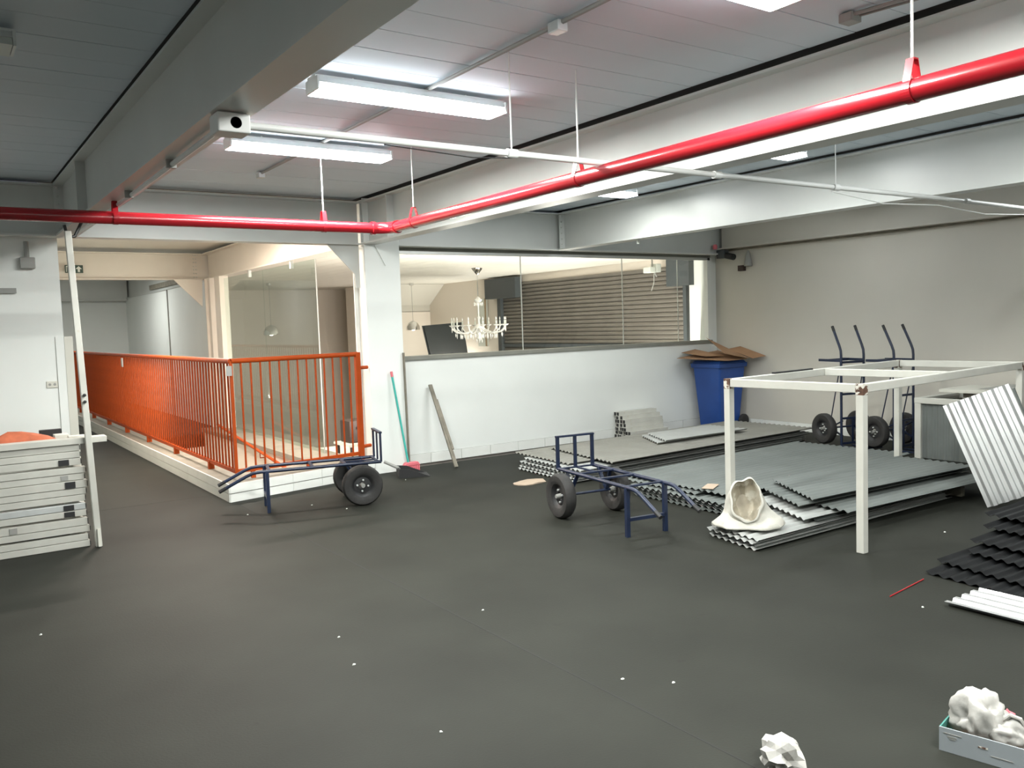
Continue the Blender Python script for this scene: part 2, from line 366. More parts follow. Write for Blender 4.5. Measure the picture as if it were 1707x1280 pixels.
# ------------------------------------------------------------------ kerb and orange railing
KA = Vector((2.29, 8.08, 0)); KB = Vector((3.97, 8.42, 0)); KZ = 0.17
kerb = sempty('kerb', 'white tiled kerb under the orange railing')
MB().prism([(2.30, 8.10, 0), (3.97, 8.44, 0), (3.97, 8.7, 0), (2.62, 8.7, 0), (2.62, 14.0, 0), (2.62, 19.5, 0), (2.30, 19.5, 0)], (0, 0, KZ)).build('kerb_core', 'kerb_top', kerb)
d = (KB-KA).normalized(); L = (KB-KA).length
ang = math.atan2(d.y, d.x)
mt = bx(0.002, 0.338, -0.004, 0.012, 0.002, 0.080).mesh('tile', 'tile'); mt2 = bx(0.002, 0.338, -0.004, 0.012, 0.088, 0.172).mesh('tile', 'tile')
for i in range(5):
    for m_ in (mt, mt2):
        o = link('tile', m_, kerb); o.location = KA + d*(i*0.34); o.rotation_euler = (0, 0, ang)
ms = bx(-0.004, 0.012, 0.002, 0.378, 0.002, 0.080).mesh('tile', 'tile'); ms2 = bx(-0.004, 0.012, 0.002, 0.378, 0.088, 0.172).mesh('tile', 'tile')
for i in range(30):
    for m_ in (ms, ms2):
        o = link('tile', m_, kerb); o.location = (2.288, 8.085+i*0.38, 0)

rail = thing('orange_railing', 'orange painted steel railing of thin bars around the ramp opening', 'railing', (2.43, 8.31, 0))
RC = Vector((0, 0, 0)); RE = Vector((1.41, 0.19, 0)); RF = Vector((0, 11.1, 0))
ZT, ZL = 1.33, 0.255
MB().tube([RC+Vector((0,0,ZT)), RF+Vector((0,0,ZT))], 0.026, 10).build('top_rail', 'orange', rail, True)
MB().tube([RC+Vector((0,0,ZT)), RE+Vector((0,0,ZT))], 0.026, 10).build('top_rail', 'orange', rail, True)
MB().bar(RC+Vector((0,0,ZL)), RF+Vector((0,0,ZL)), 0.035, 0.035).build('bottom_rail', 'orange', rail)
MB().bar(RC+Vector((0,0,ZL)), RE+Vector((0,0,ZL)), 0.035, 0.035).build('bottom_rail', 'orange', rail)
bal = MB().tube([(0,0,ZL), (0,0,ZT)], 0.010, 8).mesh('baluster', 'orange', True)
n = 100
for i in range(1, n):
    o = link('baluster', bal, rail); o.location = RF*(i/n)
for i in range(1, 14):
    o = link('baluster', bal, rail); o.location = RE*(i/14)
MB().bar((0,0,ZL-0.02), (0,0,ZT), 0.03, 0.03).build('corner_post', 'orange', rail)
MB().bar(RE+Vector((0,0,0.17)), RE+Vector((0,0,ZT+0.02)), 0.055, 0.055).build('end_post', 'orange', rail, bevel=0.004)
MB().tube([RE+Vector((0.02,0.02,1.18)), RE+Vector((0.14,0.06,1.18))], 0.02, 10).build('bracket', 'orange', rail, True)
MB().tube([RE+Vector((0.02,0.02,0.32)), RE+Vector((0.14,0.06,0.32))], 0.02, 10).build('bracket', 'orange', rail, True)
for yy in (0.9, 2.4, 3.9, 5.4, 6.9, 8.4, 9.9):
    bx(-0.03, 0.03, yy-0.02, yy+0.02, KZ, ZL).build('foot', 'orange', rail)
for k in (0.12, 0.55):
    p = RE*k; bx(p.x-0.02, p.x+0.02, p.y-0.02, p.y+0.02, KZ, ZL).build('foot', 'orange', rail)
tag(bx(-0.055, 0.0, -0.035, -0.027, 1.19, 1.285).build('fixing_plate', 'grey_plastic', rail), 'galvanised plate at the corner of the railing')
bx(-0.045, -0.035, 5.2, 5.3, 1.16, 1.29).build('fixing_plate', 'galv', rail)

hr = thing('ramp_handrail', 'thin orange handrail sloping down the ramp wall', 'handrail', (3.55, 12.05, 0))
MB().tube([(0, 0.9, 0.24), (0, 0, 0.14), (0, -1.79, -0.05), (0, -2.6, -0.14)], 0.02, 10).build('rail', 'orange', hr, True)
for yy, zz in ((0.4, 0.19), (-1.0, 0.03), (-2.2, -0.1)):
    MB().tube([(0, yy, zz), (0, yy, zz-0.08), (0.06, yy, zz-0.08)], 0.008, 8).build('bracket', 'orange', hr, True)

# ------------------------------------------------------------------ lamps
def lamp(x0, x1, y, z, label, lit=True, warm=False, group='twin-tube ceiling lamps', watts=None, drop=0.06):
    cx = (x0+x1)/2; L = (x1-x0)/2
    t = thing('ceiling_lamp', label, 'lamp', (cx, y, z), 0, group)
    MB().prism([(-L, -0.055, 0.07), (L, -0.055, 0.07), (L, 0.055, 0.07), (-L, 0.055, 0.07)], (0, 0, 0.012)).build('gear_tray', 'conduit', t)
    h = MB(); prof = [(-0.08, 0.036), (-0.055, 0.07), (0.055, 0.07), (0.08, 0.036), (0.075, 0.036), (0.053, 0.065), (-0.053, 0.065), (-0.075, 0.036)]
    h.prism([(-L, a, b) for a, b in prof], (2*L, 0, 0)).build('reflector', 'conduit', t)
    for s in (-1, 1):
        bx(min(s*L, s*(L-0.012)), max(s*L, s*(L-0.012)), -0.085, 0.085, 0.0, 0.068).build('end_cap', 'conduit', t)
    tm = ('tube_warm' if warm else 'tube_cool') if lit else 'sign_white'
    MB().prism([(-L+0.015, -0.095, 0.0), (-L+0.015, 0.095, 0.0), (-L+0.015, 0.078, 0.035), (-L+0.015, -0.078, 0.035)], (2*L-0.03, 0, 0)).build('diffuser', tm if lit else 'sign_white', t)
    for s in (-0.6, 0.6):
        MB().tube([(s*L, 0, 0.08), (s*L, 0, ZC-z)], 0.006, 6).build('hanger', 'conduit', t)
    if lit:
        ld = bpy.data.lights.new('lamp_light', 'AREA'); ld.shape = 'RECTANGLE'; ld.size = 2*L-0.05; ld.size_y = 0.11
        ld.energy = watts or LAMP_W; ld.color = WARM if warm else COOL
        lo = bpy.data.objects.new('lamp_light', ld); C.objects.link(lo); lo.parent = t; lo.location = (0, 0, -0.006)
    return t
lamp(1.83, 3.06, 4.48, 2.895, 'lit twin-tube lamp on the ceiling in front of the white conduit')
lamp(1.84, 3.08, 6.08, 2.895, 'lit twin-tube lamp behind the white conduit, farther down the same bay')
lamp(1.86, 3.09, 2.33, 2.895, 'bright twin-tube lamp cut off by the top of the picture')
for y, w_ in ((0.3, 'over the viewer'), (-1.8, 'behind the viewer')):
    lamp(1.85, 3.08, y, 2.895, 'lit twin-tube lamp of the red pipe bay, ' + w_)
lamp(4.88, 6.12, 4.55, 2.895, 'lit lamp peeking out behind the beam beside the white conduit', watts=20)
lamp(5.05, 6.28, 6.75, 2.895, 'lit lamp mostly hidden by the beam, nearer the long window', watts=36)
for y, w_ in ((2.4, 'above the black sheets'), (0.3, 'level with the viewer')):
    lamp(4.88, 6.12, y, 2.895, 'lit lamp behind the red pipe beam, ' + w_, watts=28)
lamp(7.6, 8.83, 6.2, 2.895, 'lit lamp hidden by the pale beam, before the bin corner', watts=8)
lamp(7.6, 8.83, 3.2, 2.895, 'lit lamp hidden by the pale beam, above the leaning sheets', watts=8)
lamp(-3.3, -2.07, 6.2, 2.9, 'added lit lamp out of view over the left wall end', watts=36)  # unseen lamp added to lighten the dark side of the deep beam
lamp(-3.3, -2.07, 2.2, 2.9, 'added lit lamp out of view in the bay of the unlit one', watts=28)  # second unseen lamp added to light the left bay
lamp(-0.80, 0.43, 4.49, 2.9, 'unlit twin-tube lamp under the boards over the white frames', lit=False)
lamp(2.0, 3.2, 10.6, 2.89, 'warm lamp over the corridor, hidden behind the cross beam', warm=True, watts=200, group='corridor lamps')
lamp(1.9, 3.1, 18.2, 2.89, 'cool lamp over the far corridor, hidden behind the cream beam', watts=36, group='corridor lamps')

# conduits and rods in the hall
cdt = thing('ceiling_conduit', 'thin grey conduit along the ceiling feeding the twin-tube lamps', 'conduit', (2.53, 0, 2.985))
MB().tube([(0, -3.5, 0), (0, 7.45, 0)], 0.012, 8).build('pipe', 'grey_plastic', cdt, True)
for y in (3.2, 4.55, 6.2, 7.44):
    bx(-0.03, 0.03, y-0.04, y+0.04, -0.04, 0.01).build('junction', 'galv', cdt, bevel=0.005)
wcd = thing('white_conduit', 'long white conduit crossing under the beams behind the red pipe', 'conduit', (1.12, 3.62, 2.468))
MB().tube([(0.05, 0, 0), (2.9, 0, 0), (5.6, 0, 0), (8.65, 0.05, -0.01)], 0.017, 10).build('pipe', 'conduit', wcd, True)
bx(-0.075, 0.06, -0.06, 0.06, -0.045, 0.035).build('junction_box', 'conduit', wcd, bevel=0.006)
MB().lathe([(0.024, 0), (0.024, 0.006)], 14, (0.0, -0.06, -0.005), 'y').build('knockout', 'black', wcd)
MB().lathe([(0.018, 0), (0.018, 0.006)], 14, (0.058, 0.0, -0.005), 'x').build('knockout', 'black', wcd)
for x in (1.42, 2.95, 4.15, 5.9):
    MB().lathe([(0.024, -0.03), (0.024, 0.03)], 12, (x, 0, 0), 'x').build('coupling', 'conduit', wcd, True)
for x in (1.42, 4.15):
    MB().tube([(x, 0, 0), (x, 0, 2.998-2.468)], 0.004, 6).build('hanger_rod', 'conduit', wcd)
MB().tube([(0.7, 0, -0.02), (1.2, 0.02, -0.035), (1.45, 0, -0.02)], 0.003, 6).build('loose_wire', 'black', wcd)
MB().tube([(4.1, 0, -0.03), (4.8, 0.05, -0.07), (5.5, 0.02, -0.05), (6.3, 0.05, -0.08), (7.2, 0.02, -0.05)], 0.004, 6).build('loose_wire', 'conduit', wcd)
bcd = thing('beam_conduit', 'slim conduit clipped below the deep beam from the white junction box', 'conduit', (1.12, 3.68, 2.485))
MB().tube([(0, 0, 0), (0.02, 2.35, 0.0), (0.02, 4.5, 0.0)], 0.014, 8).build('pipe', 'conduit', bcd, True)
for y in (1.0, 2.1, 3.3): bx(-0.02, 0.03, y, y+0.02, -0.018, 0.025).build('clip', 'grey_plastic', bcd)
rcd = thing('ceiling_cable', 'dark doubled cable tray on the ceiling near the red pipe hanger', 'cable', (3.66, 2.43, 2.985))
MB().tube([(0, 0, 0), (0.05, -0.3, 0), (0.06, -1.6, 0)], 0.01, 8).build('pipe', 'grey_plastic', rcd, True)
MB().tube([(0.045, 0.0, 0), (0.095, -0.3, 0), (0.11, -1.6, 0)], 0.007, 8).build('pipe', 'grey_plastic', rcd, True)
bx(-0.02, 0.06, -0.02, 0.05, -0.03, 0.012).build('junction', 'grey_plastic', rcd, bevel=0.004)

# red sprinkler main
PR = 0.043
rp = thing('red_pipe', 'glossy red sprinkler main with an elbow below the beams', 'pipe', (3.17, 6.28, 2.40))
MB().tube([(-8.2, -0.04, 0), (-0.14, 0, 0)], PR, 20).build('run', 'red', rp, True)
dirA = Vector((-0.15, -4.86, 0.0)).normalized()
MB().tube([dirA*0.14, dirA*10.2], PR, 20).build('run', 'red', rp, True)
el = []
for k in range(7):
    t = k/6*PI/2; el.append(Vector((-0.14+0.14*math.sin(t), -0.14+0.14*math.cos(t), 0)))
el[-1] = dirA*0.14
MB().tube(el, PR+0.003, 20).build('elbow', 'red', rp, True)
MB().tube([(-0.16, 0, 0), (-0.13, 0, 0)], PR+0.009, 20).build('collar', 'red', rp, True)
MB().tube([dirA*0.13, dirA*0.16], PR+0.009, 20).build('collar', 'red', rp, True)
def hanger(pos, along, rod=True, top=ZC):
    h = MB(); a = Vector(along).normalized(); s = Vector((-a.y, a.x, 0))
    pts = []
    for k in range(13):
        t = PI + PI*k/12 if False else -PI*0.5
    prof = []
    for k in range(-10, 11):
        t = -PI/2 + k/10*PI*0.72; prof.append((math.cos(t)*(PR+0.004), math.sin(t)*(PR+0.004)))
    prof = [(0.014, 0.115)] + prof[::-1] + [(-0.014, 0.115)]
    inner = [(x*0.9, z*0.93 if z < 0.1 else z-0.006) for x, z in prof]
    vs = []; fs = []; m = len(prof)
    for off in (-0.016, 0.016):
        for ring in (prof, inner):
            for x, z in ring: vs.append(Vector(pos) + s*x + a*off + Vector((0, 0, z)))
    for i in range(m):
        j = (i+1) % m
        fs += [(i, j, 2*m+j, 2*m+i), (m+i, 3*m+i, 3*m+j, m+j), (i, m+i, m+j, j), (2*m+i, 2*m+j, 3*m+j, 3*m+i)]
    h.add(vs, fs).build('hanger', 'red', rp)
    if rod:
        p = Vector(pos); MB().tube([p+Vector((0,0,0.11)), (p.x, p.y, top-2.40)], 0.005, 8).build('hanger_rod', 'conduit', rp)
hanger(dirA*0.45, dirA); hanger(dirA*2.52, dirA); hanger(dirA*4.52, dirA); hanger(dirA*6.6, dirA)
hanger((-0.56, 0, 0), (1, 0, 0)); hanger((-2.05, -0.02, 0), (1, 0, 0), False)

# ------------------------------------------------------------------ small fittings on walls
sg = thing('exit_sign', 'small dark green exit sign with white arrow on the cream beam', 'sign', (1.98, 14.59, 2.66))
bx(-0.125, 0.125, 0, 0.012, -0.06, 0.06).build('plate', 'sign_green', sg)
MB().prism([(0.0, -0.002, -0.045), (0.0, -0.002, 0.0), (-0.03, -0.002, 0.0), (0.015, -0.002, 0.045), (0.06, -0.002, 0.0), (0.03, -0.002, 0.0), (0.03, -0.002, -0.045)], (0, -0.002, 0)).xf(Matrix.Translation((0.05, 0, 0))).build('arrow', 'sign_white', sg)
rm = MB().box(-0.11, -0.03, -0.004, -0.002, -0.045, 0.045); rm.build('door_symbol', 'sign_white', sg)
tag(bx(-0.10, -0.04, -0.006, -0.004, -0.045, 0.03).build('doorway_symbol', 'sign_green', sg))
el_ = thing('emergency_light', 'grey twin-head emergency light high on the white wall', 'light', (0.81, 8.70, 2.3))
bx(-0.06, 0.06, -0.05, 0.02, -0.07, 0.03).build('case', 'grey_plastic', el_, bevel=0.008)
MB().tube([(0, -0.02, 0.03), (0, -0.02, 0.17)], 0.02, 8).build('stem', 'grey_plastic', el_, True)
gp = tag(bx(0.45, 0.71, 8.685, 8.72, 2.015, 2.06).build('wall_bracket', 'grey_plastic'), 'short grey metal bracket on the white wall', 'bracket')
so = thing('wall_socket', 'cream socket plate low on the white wall', 'socket', (0.94, 8.715, 1.19))
bx(-0.045, 0.045, -0.008, 0.004, -0.03, 0.03).build('plate', 'plate_cream', so, bevel=0.003)
for x in (-0.02, 0.02): MB().lathe([(0.012, 0), (0.012, 0.002)], 10, (x, -0.01, 0), 'y').build('outlet', 'grey_plastic', so)
cm = thing('security_camera', 'dark security camera in the wall corner above the bin', 'camera', (9.68, 8.5, 2.43))
bx(-0.05, 0.05, -0.05, 0.1, 0.02, 0.14).build('mount', 'shutter_box', cm, bevel=0.005)
MB().tube([(0.0, -0.03, 0.06), (-0.02, -0.2, 0.02)], 0.045, 12).build('housing', 'black', cm, True)
MB().lathe([(0.03, 0), (0.035, 0.02)], 12, (-0.022, -0.215, 0.016), 'y').build('lens', 'dark_screen', cm, True)
c2_ = thing('corner_siren', 'small dark bell siren on the wall right of the camera', 'siren', (9.79, 8.1, 2.41))
MB().lathe([(0.06, -0.1), (0.03, 0.08), (0.01, 0.12)], 12, (-0.06, 0, 0)).build('bell', 'grey_plastic', c2_, True)
bx(-0.05, 0.01, 0.1, 0.2, -0.16, -0.08).build('relay', 'brown_dark', c2_)
sd = tag(MB().lathe([(0.03, 0), (0.035, 0.05), (0.02, 0.07)], 12, (9.55, 8.55, 2.58)).build('alarm_button', 'pink', None, True), 'small magenta alarm button above the window corner', 'alarm')
rwp = tag(MB().tube([(9.778, 8.5, 2.565), (9.778, -3, 2.575)], 0.013, 8).build('beam_gap_line', 'wood_grey', None, True), 'thin dark brown line for the gap between wall top and beam', 'pipe')  # brown rod carries the dark of the gap between beam and wall
for yy, zz in ((7.9, 2.5), (2.6, 2.5)):
    pass
for (x, y, lb) in ((6.77, 7.2, 'tiny white sensor below the pale beam near the window'),):
    tag(MB().lathe([(0.015, -0.05), (0.02, -0.01), (0.02, 0)], 10, (x, y, ZB)).build('sensor', 'sign_white', None, True), lb, 'sensor')

# ------------------------------------------------------------------ the shop behind the glass
sh = thing('roller_shutter', 'brown slatted roller shutter closed across the shop front', 'shutter', (9.78, 9.12, 0))
ns = 17; z0 = 1.2; dz = 1.22/ns
slat = MB().prism([(0.0, 0, 0.0), (-0.028, 0, 0.012), (-0.036, 0, dz*0.55), (-0.02, 0, dz*0.93), (0.0, 0, dz)], (0, 5.0, 0)).mesh('slat', 'shutter')
for i in range(-6, ns):
    o = link('slat', slat, sh); o.location = (0, 0.25, z0+i*dz)
bx(-0.10, 0.02, 5.25, 5.37, -0.4, 2.2).build('guide', 'shutter_box', sh); bx(-0.06, 0.02, 0.18, 0.25, -0.4, 2.4).build('guide', 'shutter_box', sh)
bx(-0.18, -0.02, 4.6, 5.7, 2.12, 2.52).build('drum_box', 'shutter_box', sh)
bx(-0.16, -0.02, 0.02, 0.5, 2.1, 2.52).build('motor_box', 'shutter_box', sh)
bx(-0.05, 0.02, -0.15, 0.12, 0.6, 2.5).build('jamb', 'wall_white', sh)
MB().box(-0.06, 0.02, 0.2, 5.3, z0-0.06, z0).build('sill_rail', 'shutter_box', sh)
sp = thing('spotlight_bracket', 'bright spotlight on a bracket at the shutter corner', 'light', (9.45, 9.75, 2.36))
MB().tube([(0, 0, 0.18), (0, 0, 0.02), (0.05, -0.05, -0.1)], 0.012, 8).build('arm', 'grey_plastic', sp, True)
bx(-0.12, 0.0, -0.08, 0.08, -0.04, 0.05).build('head', 'sign_white', sp, bevel=0.01)
bx(0.03, 0.13, -0.07, 0.07, -0.03, 0.1).build('head', 'sign_white', sp, bevel=0.01)
MB().tube([(0.02, -0.02, -0.05), (0.03, 0.0, -0.2), (0.0, 0.03, -0.32)], 0.008, 6).build('dangling_cable', 'grey_plastic', sp, True)
wf = thing('framed_panel', 'narrow panel with yellow edge beside the shutter', 'panel', (9.74, 15.0, 1.15))
bx(0, 0.04, 0, 0.35, 0, 1.0).build('panel', 'sign_white', wf); bx(-0.012, 0.0, 0.0, 0.05, 0, 1.0).build('edge', 'wood', wf)

# chandelier
ch = thing('chandelier', 'crystal chandelier with curved arms hanging behind the window', 'chandelier', (7.74, 12.16, 0))
MB().lathe([(0.09, 2.55), (0.085, 2.53), (0.02, 2.45), (0.008, 2.44)], 16).build('canopy', 'chrome', ch, True)
MB().tube([(0, 0, 2.45), (0, 0, 2.05)], 0.006, 6).build('chain', 'chrome', ch)
MB().lathe([(0.0, 2.08), (0.03, 2.06), (0.07, 2.02), (0.05, 1.99), (0.015, 1.97)], 16).build('top_bobeche', 'crystal', ch, True)
MB().lathe([(0.0, 1.97), (0.014, 1.96), (0.012, 1.75), (0.03, 1.72), (0.014, 1.68), (0.02, 1.62), (0.075, 1.58), (0.09, 1.55), (0.05, 1.5), (0.03, 1.42), (0.05, 1.37), (0.0, 1.32)], 16).build('stem', 'crystal', ch, True)
arm = MB().tube([(0.06, 0, 1.56), (0.14, 0, 1.50), (0.26, 0, 1.46), (0.38, 0, 1.48), (0.45, 0, 1.54), (0.46, 0, 1.58)], 0.012, 8).mesh('arm', 'crystal', True)
cup = MB().lathe([(0.0, 1.575), (0.03, 1.58), (0.05, 1.60), (0.05, 1.605), (0.0, 1.60)], 12, (0.46, 0, 0)).mesh('drip_pan', 'crystal', True)
cnd = MB().lathe([(0.013, 1.6), (0.013, 1.67), (0.0, 1.67)], 8, (0.46, 0, 0)).mesh('candle', 'sign_white', True)
bul = MB().lathe([(0.0, 1.67), (0.012, 1.69), (0.01, 1.71), (0.0, 1.74)], 8, (0.46, 0, 0)).mesh('bulb', 'crystal', True)
drp = MB().lathe([(0.0, 0.0), (0.011, -0.03), (0.006, -0.06), (0.0, -0.075)], 6).mesh('crystal_drop', 'crystal')
for k in range(12):
    a = 2*PI*k/12 + 0.1
    for nm, me in (('arm', arm), ('drip_pan', cup), ('candle', cnd), ('bulb', bul)):
        o = link(nm, me, ch); o.rotation_euler = (0, 0, a)
    for rr, zz in ((0.46, 1.575), (0.30, 1.455), (0.40, 1.475), (0.20, 1.46)):
        o = link('crystal_drop', drp, ch); o.location = (rr*math.cos(a+0.03), rr*math.sin(a+0.03), zz); o.scale = (1, 1, random.uniform(0.9, 1.5))
for rr, zz, q in ((0.07, 1.99, 8), (0.09, 1.54, 10), (0.05, 1.37, 6)):
    for k in range(q):
        a = 2*PI*k/q; o = link('crystal_drop', drp, ch); o.location = (rr*math.cos(a), rr*math.sin(a), zz)

def pendant(x, y, label):
    p = thing('dome_pendant', label, 'pendant lamp', (x, y, 0), 0, 'chrome dome pendants')
    MB().lathe([(0.05, 2.55), (0.05, 2.5), (0.0, 2.48)], 14).build('canopy', 'chrome', p, True)
    MB().tube([(0, 0, 2.5), (0, 0, 1.72)], 0.004, 6).build('cord', 'grey_plastic', p)
    MB().lathe([(0.0, 1.74), (0.03, 1.73), (0.1, 1.69), (0.14, 1.62), (0.15, 1.54), (0.143, 1.54), (0.13, 1.62), (0.09, 1.68), (0.0, 1.72)], 20).build('dome', 'chrome', p, True)
    MB().lathe([(0.0, 1.66), (0.05, 1.62), (0.055, 1.57), (0.03, 1.53), (0.0, 1.52)], 12).build('bulb', 'bulb', p, True)
pendant(8.75, 16.4, 'chrome dome pendant just beside the white column')
pendant(5.62, 16.4, 'chrome dome pendant seen through the tall glass panes')

scn = thing('dark_screen', 'dark tilted display screen behind the window near the chandelier', 'screen', (8.25, 15.0, 0.75), -0.1)
MB().prism([(0.18, 0, 0.0), (0.0, 0, 0.85), (0.86, 0, 0.9), (0.98, 0, 0.05)], (0, 0.05, 0)).build('panel', 'dark_screen', scn)
MB().prism([(0.16, 0.05, 0.0), (-0.02, 0.05, 0.87), (0.88, 0.05, 0.92), (1.0, 0.05, 0.05)], (0, 0.02, 0)).build('back_frame', 'shutter_box', scn)
bx(0.45, 0.6, 0.05, 0.12, -3.55, 0.4).build('stand', 'shutter_box', scn)

# unseen uplights added below the sill line to brighten the shop walls and ceiling
for x, y, rz, pw, lb in ((5.2, 9.0, 0.0, 96, 'added unseen warm uplight below the window behind the column end'), (7.0, 9.0, 0.0, 100, 'added unseen warm uplight below the window middle'),
                        (8.7, 9.0, 0.0, 84, 'added unseen warm uplight below the window at the shutter end'), (9.66, 12.4, PI/2, 74, 'added unseen warm uplight below the shutter'), (9.66, 15.9, PI/2, 58, 'added unseen warm uplight below the shop wall')):
    t = thing('added_uplight', lb, 'light', (x, y, 0.45), rz, 'added shop uplights')
    bx(-0.5, 0.5, -0.08, 0.08, -0.06, 0.0).build('trough', 'conduit', t)
    bx(-0.48, 0.48, -0.06, 0.06, 0.0, 0.01).build('diffuser', 'tube_warm', t)
    ld = bpy.data.lights.new('uplight', 'AREA'); ld.shape = 'RECTANGLE'; ld.size = 0.95; ld.size_y = 0.12; ld.energy = pw; ld.color = SHOP
    lo = bpy.data.objects.new('uplight', ld); C.objects.link(lo); lo.parent = t; lo.location = (0, 0.0, 0.02); lo.rotation_euler = (PI - 0.6, 0, 0)

# low table behind the railing end with clutter
tb = thing('low_table', 'low white table behind the railing end', 'table', (4.25, 9.75, 0))
bx(0, 0.75, 0, 0.5, 0.14, 0.17).build('tabletop', 'sign_white', tb)
for x in (0.03, 0.69):
    for y in (0.03, 0.44): bx(x, x+0.03, y, y+0.03, 0, 0.14).build('leg', 'brown_dark', tb)
cb = thing('dark_crate', 'dark brown crate standing on the low white table', 'crate', (4.32, 9.9, 0.171))
bx(0, 0.34, 0, 0.28, 0, 0.28).build('body', 'brown_dark', cb, bevel=0.01); bx(0.1, 0.24, -0.012, 0.0, 0.17, 0.2).build('handle_slot', 'black', cb)
wb = thing('folded_cloth', 'crumpled white cloth beside the dark crate', 'cloth', (4.84, 9.85, 0.171))
bm_ = MB().lathe([(0.0, 0.14), (0.06, 0.12), (0.11, 0.05), (0.12, 0.0)], 12); bm_.v = [(x*(1+0.25*noise.noise((x*9, y*9, z*9))), y*(1+0.25*noise.noise((y*7, z*9, x))), z) for x, y, z in bm_.v]
bm_.build('cloth', 'plastic_bag', wb, True)

# ------------------------------------------------------------------ hand trucks
def wheel_meshes(R=0.183):
    tyre = MB().lathe([(R*0.56, -0.035), (R*0.72, -0.05), (R*0.92, -0.047), (R, -0.028), (R, 0.028), (R*0.92, 0.047), (R*0.72, 0.05), (R*0.56, 0.035)], 28, axis='x', closed=True)
    rim = MB().lathe([(R*0.57, -0.034), (R*0.52, -0.03), (R*0.42, -0.008), (R*0.2, -0.012), (R*0.2, 0.012), (R*0.42, 0.008), (R*0.52, 0.03), (R*0.57, 0.034)], 24, axis='x', closed=True)
    hub = MB().lathe([(0.0, -0.048), (0.016, -0.048), (0.022, -0.02), (0.022, 0.02), (0.016, 0.048), (0.0, 0.048)], 12, axis='x')
    bl = MB()
    for k in range(4):
        t = PI/4 + PI/2*k
        for s in (-1, 1): bl.lathe([(0.009, 0), (0.009, s*0.014), (0.0, s*0.016)], 6, (s*0.012, 0.05*math.cos(t), 0.05*math.sin(t)), 'x')
    return [('tyre', tyre.mesh('tyre', 'rubber', True)), ('rim', rim.mesh('rim', 'black', True)), ('hub', hub.mesh('hub', 'grey_plastic', True)), ('nuts', bl.mesh('nuts', 'galv'))]
WHEEL = wheel_meshes()
# truck frame, local axes: x across, y along the rails (0 toe, + handles), z away from the wheels (wheels at -z)
def hand_truck(label, Mx, name='hand_truck', strut=False, toe_h=0.27, full=True):
    t = bpy.data.objects.new(name, None); C.objects.link(t); t.matrix_world = Mx; t.empty_display_size = 0.1
    tag(t, label, 'hand truck', 'navy hand trucks')
    for s in (-1, 1):
        x = 0.17*s
        MB().tube([(x, 0, 0), (x, 0.5, 0), (x, 1.08, 0), (x, 1.14, -0.006), (x, 1.20, -0.03), (x, 1.42, -0.14)], 0.015, 10).build('side_rail', 'navy', t, True)
        MB().tube([(x, 1.37, -0.115), (x, 1.43, -0.145)], 0.0165, 10).build('grip', 'black', t, True)
        MB().bar((x, 1.02, 0), (x, 1.02, -0.37), 0.03, 0.03).build('leg', 'navy', t)
        MB().bar((x*0.9, 0.12, 0), (x*1.05, 0.2, -0.185), 0.03, 0.012, (0, 1, 0)).build('axle_bracket', 'navy', t)
        MB().bar((x*0.9, 0.30, 0), (x*1.05, 0.2, -0.185), 0.03, 0.012, (0, 1, 0)).build('axle_bracket', 'navy', t)
        if strut: MB().tube([(x*1.1, 0.2, -0.185), (x*1.05, 0.95, -0.01)], 0.007, 6).build('strut', 'navy', t)
        wh = bpy.data.objects.new('wheel', None); C.objects.link(wh); wh.parent = t; wh.location = (0.262*s, 0.2, -0.187); wh.rotation_euler = (random.uniform(0, 3), 0, 0)
        for nm, me in WHEEL: link(nm, me, wh)
    MB().bar((-0.17, 1.02, -0.24), (0.17, 1.02, -0.24), 0.03, 0.025).build('leg_brace', 'navy', t)
    for y in (0.03, 0.33, 0.62, 1.0):
        MB().bar((-0.17, y, 0.004), (0.17, y, 0.004), 0.026, 0.012).build('crossbar', 'navy', t)
    MB().bar((0, 0.03, 0), (0, 0.33, 0), 0.022, 0.012).build('centre_bar', 'navy', t)
    MB().tube([(-0.31, 0.2, -0.187), (0.31, 0.2, -0.187)], 0.011, 8).build('axle', 'navy', t, True)
    for s in (-1, 1): MB().bar((0.17*s, 0, 0), (0.17*s, 0, toe_h), 0.03, 0.016, (0, 1, 0)).build('toe_bar', 'navy', t)
    MB().bar((0, 0, 0), (0, 0, toe_h), 0.03, 0.012, (0, 1, 0)).build('toe_bar', 'navy', t)
    MB().bar((-0.185, 0, toe_h), (0.185, 0, toe_h), 0.03, 0.016).build('toe_edge', 'navy', t)
    return t
def basis(o, ex, ey, ez):
    return Matrix(((ex.x, ey.x, ez.x, o[0]), (ex.y, ey.y, ez.y, o[1]), (ex.z, ey.z, ez.z, o[2]), (0, 0, 0, 1)))
def lying(wheel_mid, ang):
    ey = Vector((math.cos(ang), math.sin(ang), 0)); ez = Vector((0, 0, 1)); ex = ey.cross(ez)
    o = Vector((*wheel_mid, 0.37)) - ey*0.2
    return basis(o, ex, ey, ez)
hand_truck('navy hand truck lying on its wheels in mid floor before the sheets', lying((4.47, 5.42), math.atan2(-0.805, -0.115)))
hand_truck('navy hand truck lying against the white kerb by the orange railing', lying((3.262, 7.345), PI - 0.25))
def standing(p, wd, lean):
    ex = Vector((*wd, 0)).normalized(); up = Vector((0, 0, 1)); nn = up.cross(ex)      # wheels on +nn side
    ey = (up*math.cos(lean) + nn*math.sin(lean)*0 - nn*math.sin(lean)).normalized() if False else (up*math.cos(lean) - nn*math.sin(lean)).normalized()
    ez = ex.cross(ey)
    return basis(Vector((*p, 0.012)), ex, ey, ez)
hand_truck('navy hand truck stood upright, the one closer to the blue bin', standing((9.12, 6.05), (0.97, -0.24), 0.0), strut=True)
